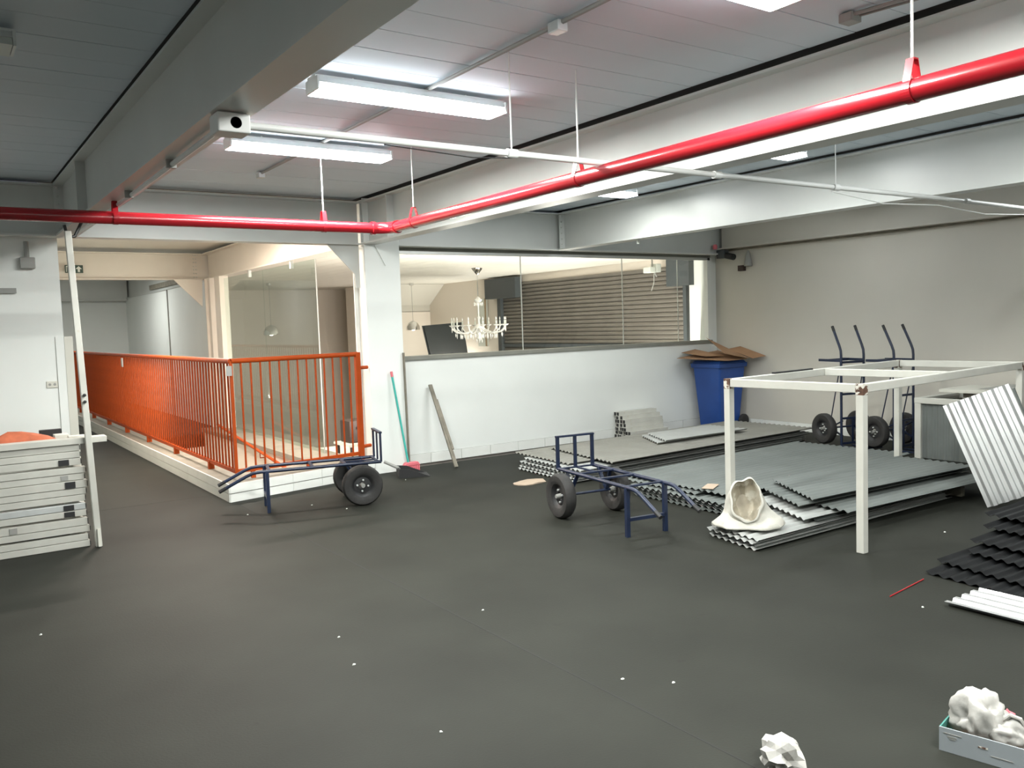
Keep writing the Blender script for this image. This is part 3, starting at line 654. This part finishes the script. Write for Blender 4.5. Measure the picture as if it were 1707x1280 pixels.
hand_truck('navy hand truck stood upright, the one closer to the panelled counter', standing((9.25, 5.48), (0.97, -0.10), 0.0), strut=True)

# ------------------------------------------------------------------ corrugated sheets
SM = {}
def sheet_mesh(L, W, m, pitch=0.076, amp=0.009, skew=0.0, trap=False, th=0.0016, nx=6, sag=0.0, seed=0):
    key = (L, W, m, pitch, amp, skew, trap, sag, seed)
    if key in SM: return SM[key]
    npit = max(1, int(round(W/pitch))); per = 6; ny = npit*per
    b = MB(); top = []; 
    rnd = random.Random(seed)
    def prof(t):
        t = t % 1.0
        if not trap: return amp*(1+math.cos(2*PI*t))
        if t < 0.34: return 2*amp
        if t < 0.5: return 2*amp*(1-(t-0.34)/0.16)
        if t < 0.84: return 0.0
        return 2*amp*(t-0.84)/0.16
    for side in (0, 1):
        for i in range(nx+1):
            for j in range(ny+1):
                y = W*j/ny; x = L*i/nx + skew*(y/W)*(1 if i == 0 else (1-i/nx))
                z = prof(j/per) + (th if side == 0 else 0) + sag*math.sin(PI*i/nx)
                b.v.append((x, y, z))
    n1 = (nx+1)*(ny+1)
    for i in range(nx):
        for j in range(ny):
            a = i*(ny+1)+j; q = (a, a+ny+1, a+ny+2, a+1)
            b.f.append(q); b.f.append(tuple(n1+k for k in reversed(q)))
    for i in range(nx):
        for j in (0, ny):
            a = i*(ny+1)+j; b.f.append((a, a+ny+1, n1+a+ny+1, n1+a))
    for j in range(ny):
        for i in (0, nx):
            a = i*(ny+1)+j; b.f.append((a, a+1, n1+a+1, n1+a))
    SM[key] = b.mesh('corrugated_sheet', m, True); return SM[key]
def stack(spec, where, group, word):
    """spec from bottom to top: (x, y, z, rz, L, W, material, skew)"""
    n = len(spec)
    for i, (x, y, z, rz, L, W, m, sk) in enumerate(spec):
        o = link('corrugated_sheet', sheet_mesh(L, W, m, skew=sk)); o.location = (x, y, z); o.rotation_euler = (0, 0, rz)
        tag(o, f'{word} corrugated sheet, {ORD[n-1-i]} {where}', 'metal sheet', group)
s1 = []
for i in range(6):
    s1.append((5.22+0.03*((i*37) % 5)/5 + 0.02*i, 6.52 + 0.02*((i*53) % 4), 0.001+0.0195*i, 0.04, 3.85, 1.10, 'sheet_pale', 0.12))
s1.append((5.42, 6.86, 0.121, 0.035, 3.8, 1.08, 'sheet_beige', 0.1))
s1.append((5.70, 6.50, 0.143, 0.045, 3.55, 1.30, 'sheet_beige', 0.25))
stack(s1, 'of the pile nearest the half-height wall', 'sheets by the half wall', 'grey')
stack([(6.85, 7.03, 0.166, 0.02, 1.35, 0.62, 'sheet_pale', 0.35), (6.95, 7.0, 0.187, 0.0, 1.42, 0.62, 'sheet_pale', 0.3)], 'of the short pair by the tube pile', 'short sheets', 'pale')
s2 = []
for i in range(5):
    s2.append((5.22+0.05*((i*3) % 4)/4, 4.60+0.02*((i*5) % 3), 0.001+0.0195*i, 0.055, 3.0, 1.12, 'sheet_pale' if i % 2 else 'sheet_zinc', 0.1))
s2.append((5.30, 4.98, 0.1, 0.05, 3.05, 1.02, 'sheet_zinc', 0.08)); s2.append((5.36, 4.66, 0.121, 0.05, 2.95, 1.36, 'sheet_zinc', 0.12))
stack(s2, 'of the broad middle pile behind the hand truck', 'sheets in the middle pile', 'grey')
s4 = [(4.56+0.03*(i % 2), 3.75+0.01*(i % 3), 0.001+0.0195*i, 0.004*i, 2.5, 0.52, 'sheet_pale', 0.1) for i in range(4)]
stack(s4, 'of the low pile under the white sack', 'sheets under the sack', 'galvanised')
s3 = [(5.28, 3.78, 0.082, -0.02, 2.3, 0.76, 'sheet_zinc', 0.25), (5.16, 3.80, 0.104, -0.03, 2.35, 0.72, 'sheet_pale', 0.3), (5.50, 3.66, 0.13, -0.035, 2.1, 0.76, 'sheet_zinc', 0.1),
      (5.30, 3.95, 0.16, -0.04, 2.3, 0.70, 'sheet_zinc', 0.35), (5.42, 3.92, 0.195, -0.045, 2.2, 0.74, 'sheet_zinc', 0.4)]
stack(s3, 'of the raised pile under the white frame table', 'sheets under the frame table', 'grey')
bk = tag(bx(7.2, 7.26, 3.75, 4.4, 0.0, 0.08).build('wood_block', 'wood_grey'), 'dark timber batten under the raised sheet pile', 'batten')
s5 = [(4.83, 2.05, 0.001, 0.02, 2.4, 0.72, 'sheet_black', 0.1), (4.98, 2.08, 0.024, 0.0, 2.4, 0.74, 'sheet_black', 0.15), (5.20, 2.05, 0.05, 0.03, 2.4, 0.70, 'sheet_black', 0.2),
      (5.45, 2.1, 0.08, 0.02, 2.3, 0.72, 'sheet_black', 0.1), (5.72, 2.15, 0.11, 0.03, 2.3, 0.74, 'sheet_black', 0.15), (5.98, 2.25, 0.145, 0.02, 2.2, 0.74, 'sheet_black', 0.1)]
stack(s5, 'of the black pile at the picture edge', 'black sheets', 'black')
o = link('corrugated_sheet', sheet_mesh(2.0, 0.37, 'sheet_white', trap=True, pitch=0.09, amp=0.013)); o.location = (4.44, 2.40, 0.001); o.rotation_euler = (0, 0, -PI/2+0.0)
tag(o, 'bright white ribbed sheet flat on the floor before the black pile', 'metal sheet')
# sheets leaning at the end of the frame table
def lean_sheet(corner, xd, lean, roll, L, W, m, label):
    # local x = along ribs (length, upwards), y = across
    xd = Vector((*xd, 0)).normalized(); up = Vector((0, 0, 1)); back = up.cross(xd)     # away from the viewer
    upv = (up*math.cos(lean) + back*math.sin(lean)).normalized()
    ex = (upv*math.cos(roll) - xd*math.sin(roll)).normalized(); ey = (xd*math.cos(roll) + upv*math.sin(roll)).normalized()
    ez = ex.cross(ey)
    ey2 = ey
    o = link('corrugated_sheet', sheet_mesh(L, W, m, trap=True, pitch=0.086, amp=0.017))
    o.matrix_world = basis(Vector(corner), ex, ey2, ez); return tag(o, label, 'metal sheet', 'leaning ribbed sheets')
lean_sheet((6.89, 3.37, 0.012), (0.6, -0.8), 0.16, 0.36, 0.87, 0.52, 'sheet_white', 'white ribbed sheet leaning at the end of the white frame table, foremost')
lean_sheet((7.22, 3.30, 0.17), (0.6, -0.8), 0.16, 0.33, 0.74, 0.26, 'sheet_zinc', 'dull ribbed sheet leaning just behind the foremost white one')
lean_sheet((7.40, 2.98, 0.17), (0.6, -0.8), 0.16, 0.30, 0.80, 0.6, 'sheet_white', 'white ribbed sheet leaning farthest back at the picture edge')

# ------------------------------------------------------------------ white frame table
ft = thing('frame_table', 'white square-tube table frame with rusty corners, no top', 'frame', (5.06, 3.29, 0))
F = Vector((0, 0, 0)); Lc = Vector((-0.05, 1.08, 0)); BL = Vector((2.64, 1.33, 0)); BR = Vector((2.69, 0.24, 0)); H = 1.13; S = 0.055
for p, zb in ((F, 0.0), (Lc, 0.0), (BL, 0.0), (BR, 0.0)):
    MB().bar(p+Vector((0,0,zb)), p+Vector((0,0,H-0.06)), S, S, (0,1,0)).build('leg', 'white_metal', ft, bevel=0.004)
    MB().bar(p+Vector((0,0,H-0.075)), p+Vector((0,0,H+0.002)), S*1.04, S*1.04, (0,1,0)).build('corner_joint', 'rust', ft, bevel=0.004)
for a, b in ((F, Lc), (Lc, BL), (BL, BR), (F, BR), ((Lc+BL)/2, (F+BR)/2)):
    e = (b-a).normalized()*0.03; MB().bar(a+e+Vector((0,0,H-0.03)), b-e+Vector((0,0,H-0.03)), S*0.95, 0.058).build('top_rail', 'white_metal', ft, bevel=0.004)
e = (BL-Lc); MB().bar(Lc+e*0.22+Vector((0,0.0,H+0.006)), Lc+e*0.43+Vector((0,0,H+0.006)), 0.03, 0.012).build('seal_strip', 'black', ft)

# panelled counter frame near the wall
pc = thing('panelled_counter', 'low white framed counter clad in ribbed grey sheet by the wall', 'counter', (8.78, 5.08, 0), 0)
for (x, y) in ((0, 0), (0, -1.9), (0.8, 0), (0.8, -1.9)):
    bx(x, x+0.07, y-0.07, y, 0, 0.60).build('post', 'white_metal', pc, bevel=0.004)
bx(-0.005, 0.075, -1.97, 0, 0.60, 0.66).build('top_rail', 'white_metal', pc, bevel=0.004); bx(0.795, 0.875, -1.97, 0, 0.60, 0.66).build('top_rail', 'white_metal', pc, bevel=0.004)
for y in (-0.07, -1.97): bx(0.075, 0.795, y, y+0.07, 0.60, 0.66).build('end_rail', 'white_metal', pc, bevel=0.004)
cl = link('ribbed_panel', sheet_mesh(1.76, 0.58, 'sheet_zinc', pitch=0.076), pc)
# ribs upright
cl.data = sheet_mesh(0.59, 1.76, 'sheet_zinc', pitch=0.06, amp=0.007)
cl.matrix_local = Matrix(((0, 0, -1, 0.05), (0, -1, 0, -0.07), (1, 0, 0, 0.005), (0, 0, 0, 1)))
cl2 = link('ribbed_panel', sheet_mesh(0.59, 0.7, 'sheet_zinc', pitch=0.06, amp=0.007), pc); cl2.matrix_local = Matrix(((0, 1, 0, 0.08), (0, 0, 1, -0.05), (1, 0, 0, 0.005), (0, 0, 0, 1)))
tag(bx(-0.02, 0.03, -0.98, -0.90, 0.66, 0.72).build('clamp', 'black', pc))
tp = thing('loose_tabletop', 'pale slab lying on the panelled counter by the wall', 'slab', (8.98, 3.3, 0.662))
bx(0, 0.66, 0, 1.62, 0.05, 0.085).build('slab', 'plate_cream', tp, bevel=0.003); bx(0.08, 0.14, 0.1, 1.4, 0, 0.05).build('batten', 'wood_grey', tp); bx(0.5, 0.56, 0.1, 1.4, 0, 0.05).build('batten', 'wood_grey', tp)
fb = thing('felt_roll', 'dark grey felt folded on the pale slab', 'felt', (9.15, 3.6, 0.75))
MB().prism([(0, 0, 0), (0, 1.0, 0), (0, 0.85, 0.025), (0, 0.4, 0.04), (0, 0.05, 0.035)], (0.4, 0, 0)).build('felt', 'grey_plastic', fb)
db = tag(bx(9.6, 9.7, 4.1, 4.25, 0.75, 0.86).build('dark_block', 'shutter_box', None, bevel=0.006), 'small dark block at the edge of the felt', 'block')
db.location.z = 0.003

# ------------------------------------------------------------------ sack
sk = thing('white_sack', 'white woven sack with open mouth sitting on the sheets', 'sack', (4.80, 4.05, 0.082))
rings = []; cam_dir = Vector((-0.62, -0.60, 0.38)).normalized()
def ring(c, nrm, ra, rb, n=28, wr=0.0, sd=0.0):
    nrm = Vector(nrm).normalized(); a = nrm.cross(Vector((0, 0, 1)))
    a = a.normalized() if a.length > 0.05 else Vector((-0.69, 0.72, 0)).normalized(); b = a.cross(nrm)
    out = []
    for k in range(n):
        t = 2*PI*k/n; q = 1 + wr*noise.noise((math.cos(t)*2.2+sd, math.sin(t)*2.2, sd*1.7))
        out.append(Vector(c) + a*(ra*q*math.cos(t)) + b*(rb*q*math.sin(t)))
    return out
upn = Vector((0, 0, 1))
spec = [((0.03, -0.02, 0.002), upn, 0.27, 0.19, 0.35, 1.0), ((0.028, -0.015, 0.03), upn*0.97+cam_dir*0.03, 0.25, 0.175, 0.4, 1.2), ((0.022, -0.01, 0.07), upn*0.85+cam_dir*0.15, 0.205, 0.16, 0.42, 1.5),
        ((0.015, -0.005, 0.12), upn*0.65+cam_dir*0.35, 0.16, 0.145, 0.38, 1.9), ((-0.005, -0.005, 0.165), upn*0.3+cam_dir*0.7, 0.132, 0.145, 0.28, 2.5), ((-0.04, -0.04, 0.20), cam_dir, 0.122, 0.155, 0.22, 3.0), ((-0.062, -0.062, 0.215), cam_dir, 0.127, 0.162, 0.2, 3.1),
        ((-0.062, -0.062, 0.216), cam_dir, 0.110, 0.145, 0.2, 3.2)]
b = MB(); R_ = [ring(*[s[0], s[1], s[2], s[3]], wr=s[4], sd=s[5]) for s in spec]
for r_ in R_: b.v += [tuple((p.x, p.y, max(0.002, p.z))) for p in r_]
nn_ = 28
for i in range(len(R_)-1):
    for k in range(nn_): b.f.append((i*nn_+k, i*nn_+(k+1) % nn_, (i+1)*nn_+(k+1) % nn_, (i+1)*nn_+k))
b.f.append(tuple(reversed(range(nn_))))
o = b.build('sack_body', 'sack', sk, True); o.modifiers.new('subd', 'SUBSURF').render_levels = 1
b = MB(); R_ = [ring((-0.062, -0.062, 0.216), cam_dir, 0.110, 0.145, wr=0.2, sd=3.2), ring((-0.01, -0.01, 0.185), cam_dir, 0.102, 0.13, wr=0.35, sd=3.4), ring((0.025, 0.025, 0.15), cam_dir, 0.06, 0.08, wr=0.2, sd=3.8), ring((0.03, 0.03, 0.14), cam_dir, 0.01, 0.012)]
for r_ in R_: b.v += [tuple(p) for p in r_]
for i in range(3):
    for k in range(nn_): b.f.append((i*nn_+k, i*nn_+(k+1) % nn_, (i+1)*nn_+(k+1) % nn_, (i+1)*nn_+k))
b.f.append(tuple(3*nn_+k for k in range(nn_)))
b.build('lining', 'sack_inside', sk, True)

# ------------------------------------------------------------------ blue bin and cardboard
bn = thing('wheeled_bin', 'tall blue wheeled bin in the wall corner', 'bin', (9.40, 8.38, 0), 0.0)
def taper(z0, z1, a0, b0, a1, b1):
    return MB().add([(-a0,-b0,z0),(a0,-b0,z0),(a0,b0,z0),(-a0,b0,z0),(-a1,-b1,z1),(a1,-b1,z1),(a1,b1,z1),(-a1,b1,z1)], [(0,3,2,1),(4,5,6,7),(0,1,5,4),(1,2,6,5),(2,3,7,6),(3,0,4,7)])
taper(0.015, 0.90, 0.20, 0.19, 0.27, 0.25).build('body', 'blue_bin', bn, bevel=0.02)
taper(0.88, 0.945, 0.29, 0.27, 0.295, 0.275).build('rim', 'blue_bin', bn, bevel=0.01)
taper(0.945, 0.985, 0.285, 0.265, 0.25, 0.24).build('lid', 'blue_bin', bn, bevel=0.012)
for yy in (-0.27,):
    pass
for s in (-1, 1):
    wh = MB().lathe([(0.0, -0.025), (0.04, -0.025), (0.085, -0.024), (0.1, -0.012), (0.1, 0.012), (0.085, 0.024), (0.04, 0.025), (0.0, 0.025)], 20, (0.24, -0.235*1 if s < 0 else 0.235, 0.1), 'y')
    wh.build('wheel', 'rubber', bn, True)
MB().tube([(0.24, -0.25, 0.1), (0.24, 0.25, 0.1)], 0.01, 8).build('axle', 'black', bn)
def card(name_pts, label, z=0):
    o = MB().add([], []); pts = [Vector(p) for p in name_pts[0]]; 
    b = MB()
    n = len(pts); th = Vector((0, 0, 0.006))
    b.add(pts + [p+th for p in pts], [])
    for f in name_pts[1]:
        b.f.append(tuple(reversed(f))); b.f.append(tuple(i+n for i in f))
    ed = {}
    for f in name_pts[1]:
        for i in range(len(f)):
            a, c = f[i], f[(i+1) % len(f)]; k = (min(a, c), max(a, c)); ed.setdefault(k, []).append((a, c))
    for k, l in ed.items():
        if len(l) == 1: a, c = l[0]; b.f.append((a, c, c+n, a+n))
    t = b.build('cardboard_sheet', 'cardboard'); return tag(t, label, 'cardboard', 'cardboard on the bin')
card(([(8.80, 8.62, 1.03), (9.15, 7.98, 0.99), (9.62, 8.05, 0.992), (9.72, 8.68, 1.10), (9.3, 8.72, 1.06)], [(0, 1, 2, 3, 4)]), 'flat cardboard flap jutting left over the blue bin')
card(([(9.12, 8.02, 1.09), (9.58, 7.98, 1.005), (9.66, 8.5, 1.12), (9.34, 8.55, 1.30)], [(0, 1, 2, 3)]), 'folded cardboard peak on top of the bin')
card(([(9.605, 7.94, 1.0), (9.74, 7.82, 1.03), (9.775, 8.3, 1.16), (9.69, 8.46, 1.125)], [(0, 1, 2, 3)]), 'dark cardboard flap leaning to the wall over the bin')
card(([(8.98, 8.7, 1.10), (9.3, 8.74, 1.135), (9.3, 8.2, 1.05), (9.05, 8.3, 1.05)], [(0, 3, 2, 1)]), 'small cardboard flap behind the jutting one')

# ------------------------------------------------------------------ tube pile by the half wall
def tube_piece(L, s, m='white_metal'):
    t = 0.003; b = MB(); o_ = s/2; i_ = o_-t
    sq = lambda x, r: [(x, -r, -r), (x, r, -r), (x, r, r), (x, -r, r)]
    b.add(sq(0, o_)+sq(L, o_)+sq(0, i_)+sq(L, i_), [])
    for k in range(4):
        k2 = (k+1) % 4
        b.f += [(k, k2, 4+k2, 4+k), (8+k, 12+k, 12+k2, 8+k2), (k, 8+k, 8+k2, k2), (4+k, 4+k2, 12+k2, 12+k)]
    return b
pl = tube_piece(0.70, 0.05).mesh('steel_tube', 'white_metal'); pk = bx(0.001, 0.02, -0.0215, 0.0215, -0.0215, 0.0215).mesh('dark_bore', 'black')  # black piece paints the dark hollow of each open tube end
rows = [6, 6, 5, 4, 4, 3, 2]; nm_col = ['bottom', 'second', 'third', 'fourth', 'fifth', 'sixth', 'top']
pos_w = ['next to the wall', 'second out from the wall', 'third out from the wall', 'fourth out from the wall', 'fifth out from the wall', 'outermost']
for r_i, q in enumerate(rows):
    for c_i in range(q):
        t = thing('steel_tube', f'short white square tube, {nm_col[r_i]} row, {pos_w[c_i]}', 'tube', (7.68+random.uniform(0, 0.06), 8.715-0.051*c_i, 0.026+0.0505*r_i), 0, 'short tubes by the half wall')
        link('tube', pl, t); link('dark_bore', pk, t)
# battens against walls
ls = thing('leaning_batten', 'weathered grey batten leaning alone on the half-height wall', 'batten', (4.85, 8.2, 0))
MB().bar((0, 0, 0.012), (0.0, 0.53, 0.92), 0.045, 0.018, (0, 1, 0)).build('strip', 'wood_grey', ls); MB().bar((0.022, 0.1, 0.2), (0.02, 0.43, 0.75), 0.03, 0.016, (0, 1, 0)).build('second_strip', 'wood_grey', ls)
wl = thing('leaning_strip', 'tall narrow wooden strip against the white column', 'batten', (4.40, 8.47, 0))
MB().bar((0, 0.0, 0.002), (-0.01, 0.01, 1.32), 0.035, 0.012, (1, 0, 0)).build('strip', 'wood_grey', wl)
br = thing('broom', 'teal-handled broom with pink head leaning on the white column', 'broom', (4.33, 8.36, 0))
MB().tube([(0, 0, 0.1), (-0.10, 0.11, 1.08)], 0.012, 10).build('handle', 'teal', br, True); MB().tube([(-0.098, 0.108, 1.06), (-0.103, 0.114, 1.12)], 0.014, 10).build('hang_cap', 'pink', br, True)
MB().prism([(-0.07, -0.03, 0.07), (0.14, -0.03, 0.07), (0.11, -0.03, 0.11), (-0.04, -0.03, 0.11)], (0, 0.06, 0)).build('broom_head', 'pink', br, bevel=0.008)
for i in range(9):
    bx(-0.065+i*0.022, -0.048+i*0.022, -0.028, 0.028, 0.0, 0.07).build('bristle_tuft', 'pink', br)
dp = thing('dustpan', 'black dustpan lying by the broom on the floor', 'dustpan', (4.22, 8.02, 0), -0.35)
MB().prism([(-0.16, 0, 0.0), (-0.16, 0, 0.1), (-0.14, 0, 0.1), (-0.13, 0, 0.012), (0.17, 0, 0.006), (0.17, 0, 0)], (0, 0.26, 0)).build('pan', 'black', dp)
for y in (-0.008, 0.26): MB().prism([(-0.16, y, 0), (0.17, y, 0), (-0.05, y, 0.09), (-0.16, y, 0.1)], (0, 0.008, 0)).build('side', 'black', dp)
MB().tube([(-0.15, 0.13, 0.09), (-0.30, 0.13, 0.17)], 0.016, 8).build('handle', 'grey_plastic', dp, True)

# ------------------------------------------------------------------ stack of white frames at the left wall
zz = 0.002; seqs = [0.05, 0.05, 0.05, 0.06, 0.05, 0.05, 0.05, 0.05, 0.06, 0.05, 0.05, 0.055, 0.05, 0.05]
N = len(seqs)
for i, hh in enumerate(seqs):
    dx = random.uniform(-0.075, -0.035); dy = random.uniform(-0.004, 0.004)
    t = thing('tube_frame', f'flat white steel frame, {ORD[N-1-i]} in the stack against the white wall', 'frame', (-1.6+dx, 7.19+dy, zz), 0, 'stacked white frames')
    m_ = 'white_metal' if i not in (5,) else 'galv'
    bx(0, 2.60, 0, 0.05, 0, hh-0.002).build('front_rail', m_, t, bevel=0.003); bx(0, 2.60, 0.9, 0.95, 0, hh-0.004).build('back_rail', m_, t, bevel=0.003)
    for x in (0.02, 1.25, 2.53): bx(x, x+0.05, 0.05, 0.9, 0, hh-0.006).build('cross_rail', m_, t)
    bx(2.598, 2.606, 0.006, 0.044, 0.006, hh-0.01).build('dark_bore', 'black', t)  # black piece paints the rail's tube end dark
    if i in (3, 9): bx(1.9+0.06*i, 1.95+0.06*i, -0.006, 0.0, 0.008, hh-0.01).build('hinge', 'grey_plastic', t)
    if i in (4, 5, 8, 11): bx(2.45, 2.52, -0.008, 0.0, 0.004, hh-0.008).build('hinge', 'black', t)
    zz += hh + (0.0015 if i not in (1, 3, 5, 10) else 0.014)
ZS = zz
bd = thing('white_board', 'long white board jutting from the top of the stacked frames', 'board', (-1.5, 7.17, ZS))
bx(0, 2.62, 0, 0.12, 0.0, 0.045).build('plank', 'white_metal', bd, bevel=0.003)
for nm, x0, x1, y0, y1, z, hgt, m_, lb, ct in (
    ('wood_offcut', 0.80, 0.90, 7.5, 7.62, 0.0, 0.05, 'plate_cream', 'cream wood offcut on the stacked frames beside the rag', 'offcut'),
    ('wood_offcut', 0.88, 1.0, 7.36, 7.44, 0.0, 0.045, 'plate_cream', 'cream block at the end of the stacked frames beside the pole', 'offcut'),
    ('black_strip', 0.72, 0.88, 7.75, 7.79, 0.0, 0.075, 'black', 'black strip lying behind the offcut on the stacked frames', 'strip'),
    ('dark_pad', 0.36, 0.5, 7.7, 7.8, 0.0, 0.04, 'shutter_box', 'dark pad behind the orange rag on the stacked frames', 'pad')):
    o = bx(x0, x1, y0, y1, ZS+z, ZS+z+hgt).build(nm, m_, None, bevel=0.004); tag(o, lb, ct)
rg = MB().lathe([(0.0, 0.11), (0.08, 0.1), (0.16, 0.07), (0.21, 0.03), (0.22, 0.0)], 20)
rg.v = [(x*1.05*(1+0.3*noise.noise((x*6, y*6, 2))), y*0.45*(1+0.3*noise.noise((y*7, x*6, 5))), max(0, z*(1+0.5*noise.noise((x*8, y*8, 1))))) for x, y, z in rg.v]
rg.xf(Matrix.Translation((0.57, 7.42, ZS))); tag(rg.build('orange_rag', 'orange_rag', None, True), 'crumpled orange rag on top of the stacked frames', 'rag')
pp = thing('leaning_pole', 'tall white square tube leaning before the stacked frames', 'pole', (1.01, 7.14, 0))
MB().bar((0, 0, 0.0), (-0.065, 0.01, 2.40), 0.045, 0.045, (1, 0, 0)).build('tube', 'white_metal', pp, bevel=0.004)
MB().bar((0.0, -0.03, 0.005), (0.0, -0.022, 0.14), 0.05, 0.02, (1, 0, 0)).build('torn_end', 'plate_cream', pp)
for z in (1.12, 1.17): MB().lathe([(0.012, 0), (0.012, -0.01), (0.0, -0.012)], 8, (-0.033, -0.024, z), 'y').build('bolt_hole', 'black', pp)
hk = tag(MB().tube([(0.93, 7.19, 2.45), (0.95, 7.2, 2.36), (1.0, 7.22, 2.37), (1.06, 7.24, 2.49)], 0.012, 8).build('wire_hook', 'black', None, True), 'black wire hook at the head of the leaning pole', 'hook')

# ------------------------------------------------------------------ box and bags near the viewer
ang = math.atan2(-0.25, 0.055)
bo = thing('carton_tray', 'printed open carton holding a plastic bag at the lower corner', 'box', (2.945, 1.61, 0.001), ang)
LB, WB, HB = 0.30, 0.2, 0.088
bx(0, LB, 0, 0.005, 0, HB).build('front_wall', 'box_print', bo); bx(0, LB, WB-0.005, WB, 0, HB).build('rear_wall', 'green_card', bo)
bx(0, 0.005, 0.005, WB-0.005, 0, HB).build('side_wall', 'green_card', bo); bx(LB-0.005, LB, 0.005, WB-0.005, 0, HB).build('side_wall', 'box_print', bo); bx(0.005, LB-0.005, 0.005, WB-0.005, 0, 0.005).build('bottom', 'cardboard', bo)
for (a0, a1, z0_, z1_, m_) in ((0.015, 0.075, 0.068, 0.071, 'grey_plastic'), (0.03, 0.06, 0.056, 0.062, 'grey_plastic'), (0.035, 0.055, 0.05, 0.053, 'grey_plastic'), (0.13, 0.16, 0.050, 0.056, 'rust'), (0.17, 0.24, 0.03, 0.033, 'grey_plastic')):
    bx(a0, a1, -0.0012, 0, z0_, z1_).build('print', m_, bo)
def blob(name, m, c, s, sub, amp, fr, seed, label=None, cat=None, parent=None, flat=True):
    bm = bmesh.new(); bmesh.ops.create_icosphere(bm, subdivisions=sub, radius=1.0)
    for v in bm.verts:
        p = v.co.copy(); q = 1 + amp*noise.noise(p*fr + Vector((seed, seed*0.7, 0))) + amp*0.5*noise.noise(p*fr*2.3 + Vector((0, seed, 3)))
        r_ = abs(noise.noise(p*fr*1.6 + Vector((seed, 0, seed)))) + 0.5*abs(noise.noise(p*fr*3.7 + Vector((0, seed, seed)))); q -= amp*0.9*r_
        v.co = Vector((p.x*s[0]*q, p.y*s[1]*q, p.z*s[2]*q))
        if flat and v.co.z < -s[2]*0.7: v.co.z = -s[2]*0.7
    me = bpy.data.meshes.new(name); bm.to_mesh(me); bm.free(); me.materials.append(MATS[m])
    for f in me.polygons: f.use_smooth = (sub > 3)
    o = link(name, me, parent); o.location = c
    if label: tag(o, label, cat)
    return o
pb = thing('plastic_bag', 'translucent white plastic bag stuffed in the carton', 'bag', (2.945, 1.61, 0.007), ang)
blob('bag_body', 'plastic_bag', (0.115, 0.095, 0.10), (0.105, 0.08, 0.12), 4, 0.4, 1.25, 2.0, parent=pb)
blob('bag_fold', 'plastic_bag', (0.20, 0.09, 0.08), (0.085, 0.065, 0.075), 4, 0.3, 1.5, 5.0, parent=pb)
MB().tube([(0.19, 0.08, 0.13), (0.215, 0.07, 0.16), (0.245, 0.07, 0.155), (0.26, 0.08, 0.12), (0.262, 0.09, 0.07)], 0.008, 8).build('bag_handle', 'plastic_bag', pb, True)
tag(blob('red_wrapper', 'pink', (0.19, 0.13, 0.11), (0.03, 0.025, 0.05), 2, 0.4, 2, 1.0, parent=pb), 'red wrapper inside the bag')
blob('paper_wad', 'plastic_bag', (2.375, 1.86, 0.055), (0.085, 0.09, 0.075), 3, 0.6, 1.3, 8.0, 'crumpled white paper wad cut by the lower picture edge', 'paper')

# ------------------------------------------------------------------ litter
pcs = [(4.93, 6.62+0.4, 0.22, 0.13, 'cardboard_edge', 'brown paper scrap beside the grey sheet pile', 0.3)]
for x, y, a, c, m_, lb, rz in pcs:
    b = MB(); n = 12
    top = [(0, 0, 0.02)] + [(a*math.cos(2*PI*k/n)*(0.8+0.3*random.random()), c*math.sin(2*PI*k/n)*(0.8+0.3*random.random()), 0.002+0.012*random.random()) for k in range(n)]
    b.add(top, [(0, 1+k, 1+(k+1) % n) for k in range(n)]); b.add([(p[0], p[1], 0) for p in top[1:]], [tuple(reversed(range(n)))])
    for k in range(n): b.f.append((1+k, 1+(k+1) % n, 13+(k+1) % n, 13+k))
    o = b.build('paper_scrap', m_); o.location = (x, y-0.12, 0); o.rotation_euler = (0, 0, rz); tag(o, lb, 'scrap')
o = tag(bx(-0.11, 0.11, -0.05, 0.05, 0, 0.004).build('tan_scrap', 'cardboard_edge'), 'tan paper scrap lying on the middle sheet pile', 'scrap'); o.location = (5.5, 5.02, 0.144); o.rotation_euler = (0, 0, 0.5)
o = tag(MB().tube([(4.37, 2.67, 0.004), (4.8, 2.72, 0.004)], 0.0035, 6).build('red_rod', 'red'), 'thin red rod on the floor by the black sheets', 'rod')
def floor_pt(px, py):
    dx = (px-853.5)/FPX; dy = -(py-640)/FPX; dd = r3*dx + u3*dy + f2; t = -EYE/dd.z; return (dd.x*t, dd.y*t)
lit = [(68,1058,'at the far left of the floor'),(565,1062,'in the middle of the floor'),(805,1017,'ahead of the floor seam'),(590,1108,'left of the long floor seam'),(1123,1138,'right of the floor seam'),(1038,1132,'close to the floor seam'),
       (413,858,'below the white kerb corner'),(578,848,'before the kerb hand truck wheel'),(520,842,'under the kerb hand truck'),(676,800,'before the dustpan'),(1575,887,'left of the black sheets'),(1538,1012,'below the red rod'),(858,805,'before the grey sheet pile'),(735,1000+220,'low in the middle of the floor')]
for px, py, lb in lit:
    x, y = floor_pt(px, py); s = 0.0075
    b = MB().lathe([(0.0, s*0.9), (s*0.7, s*0.6), (s, s*0.15), (s*0.9, 0)], 7); b.v = [(q[0]*random.uniform(0.7, 1.4), q[1]*random.uniform(0.6, 1.3), q[2]) for q in b.v]
    o = b.build('debris_chip', 'sign_white'); o.location = (x, y, 0); tag(o, 'tiny white chip '+lb, 'chip', 'floor chips')
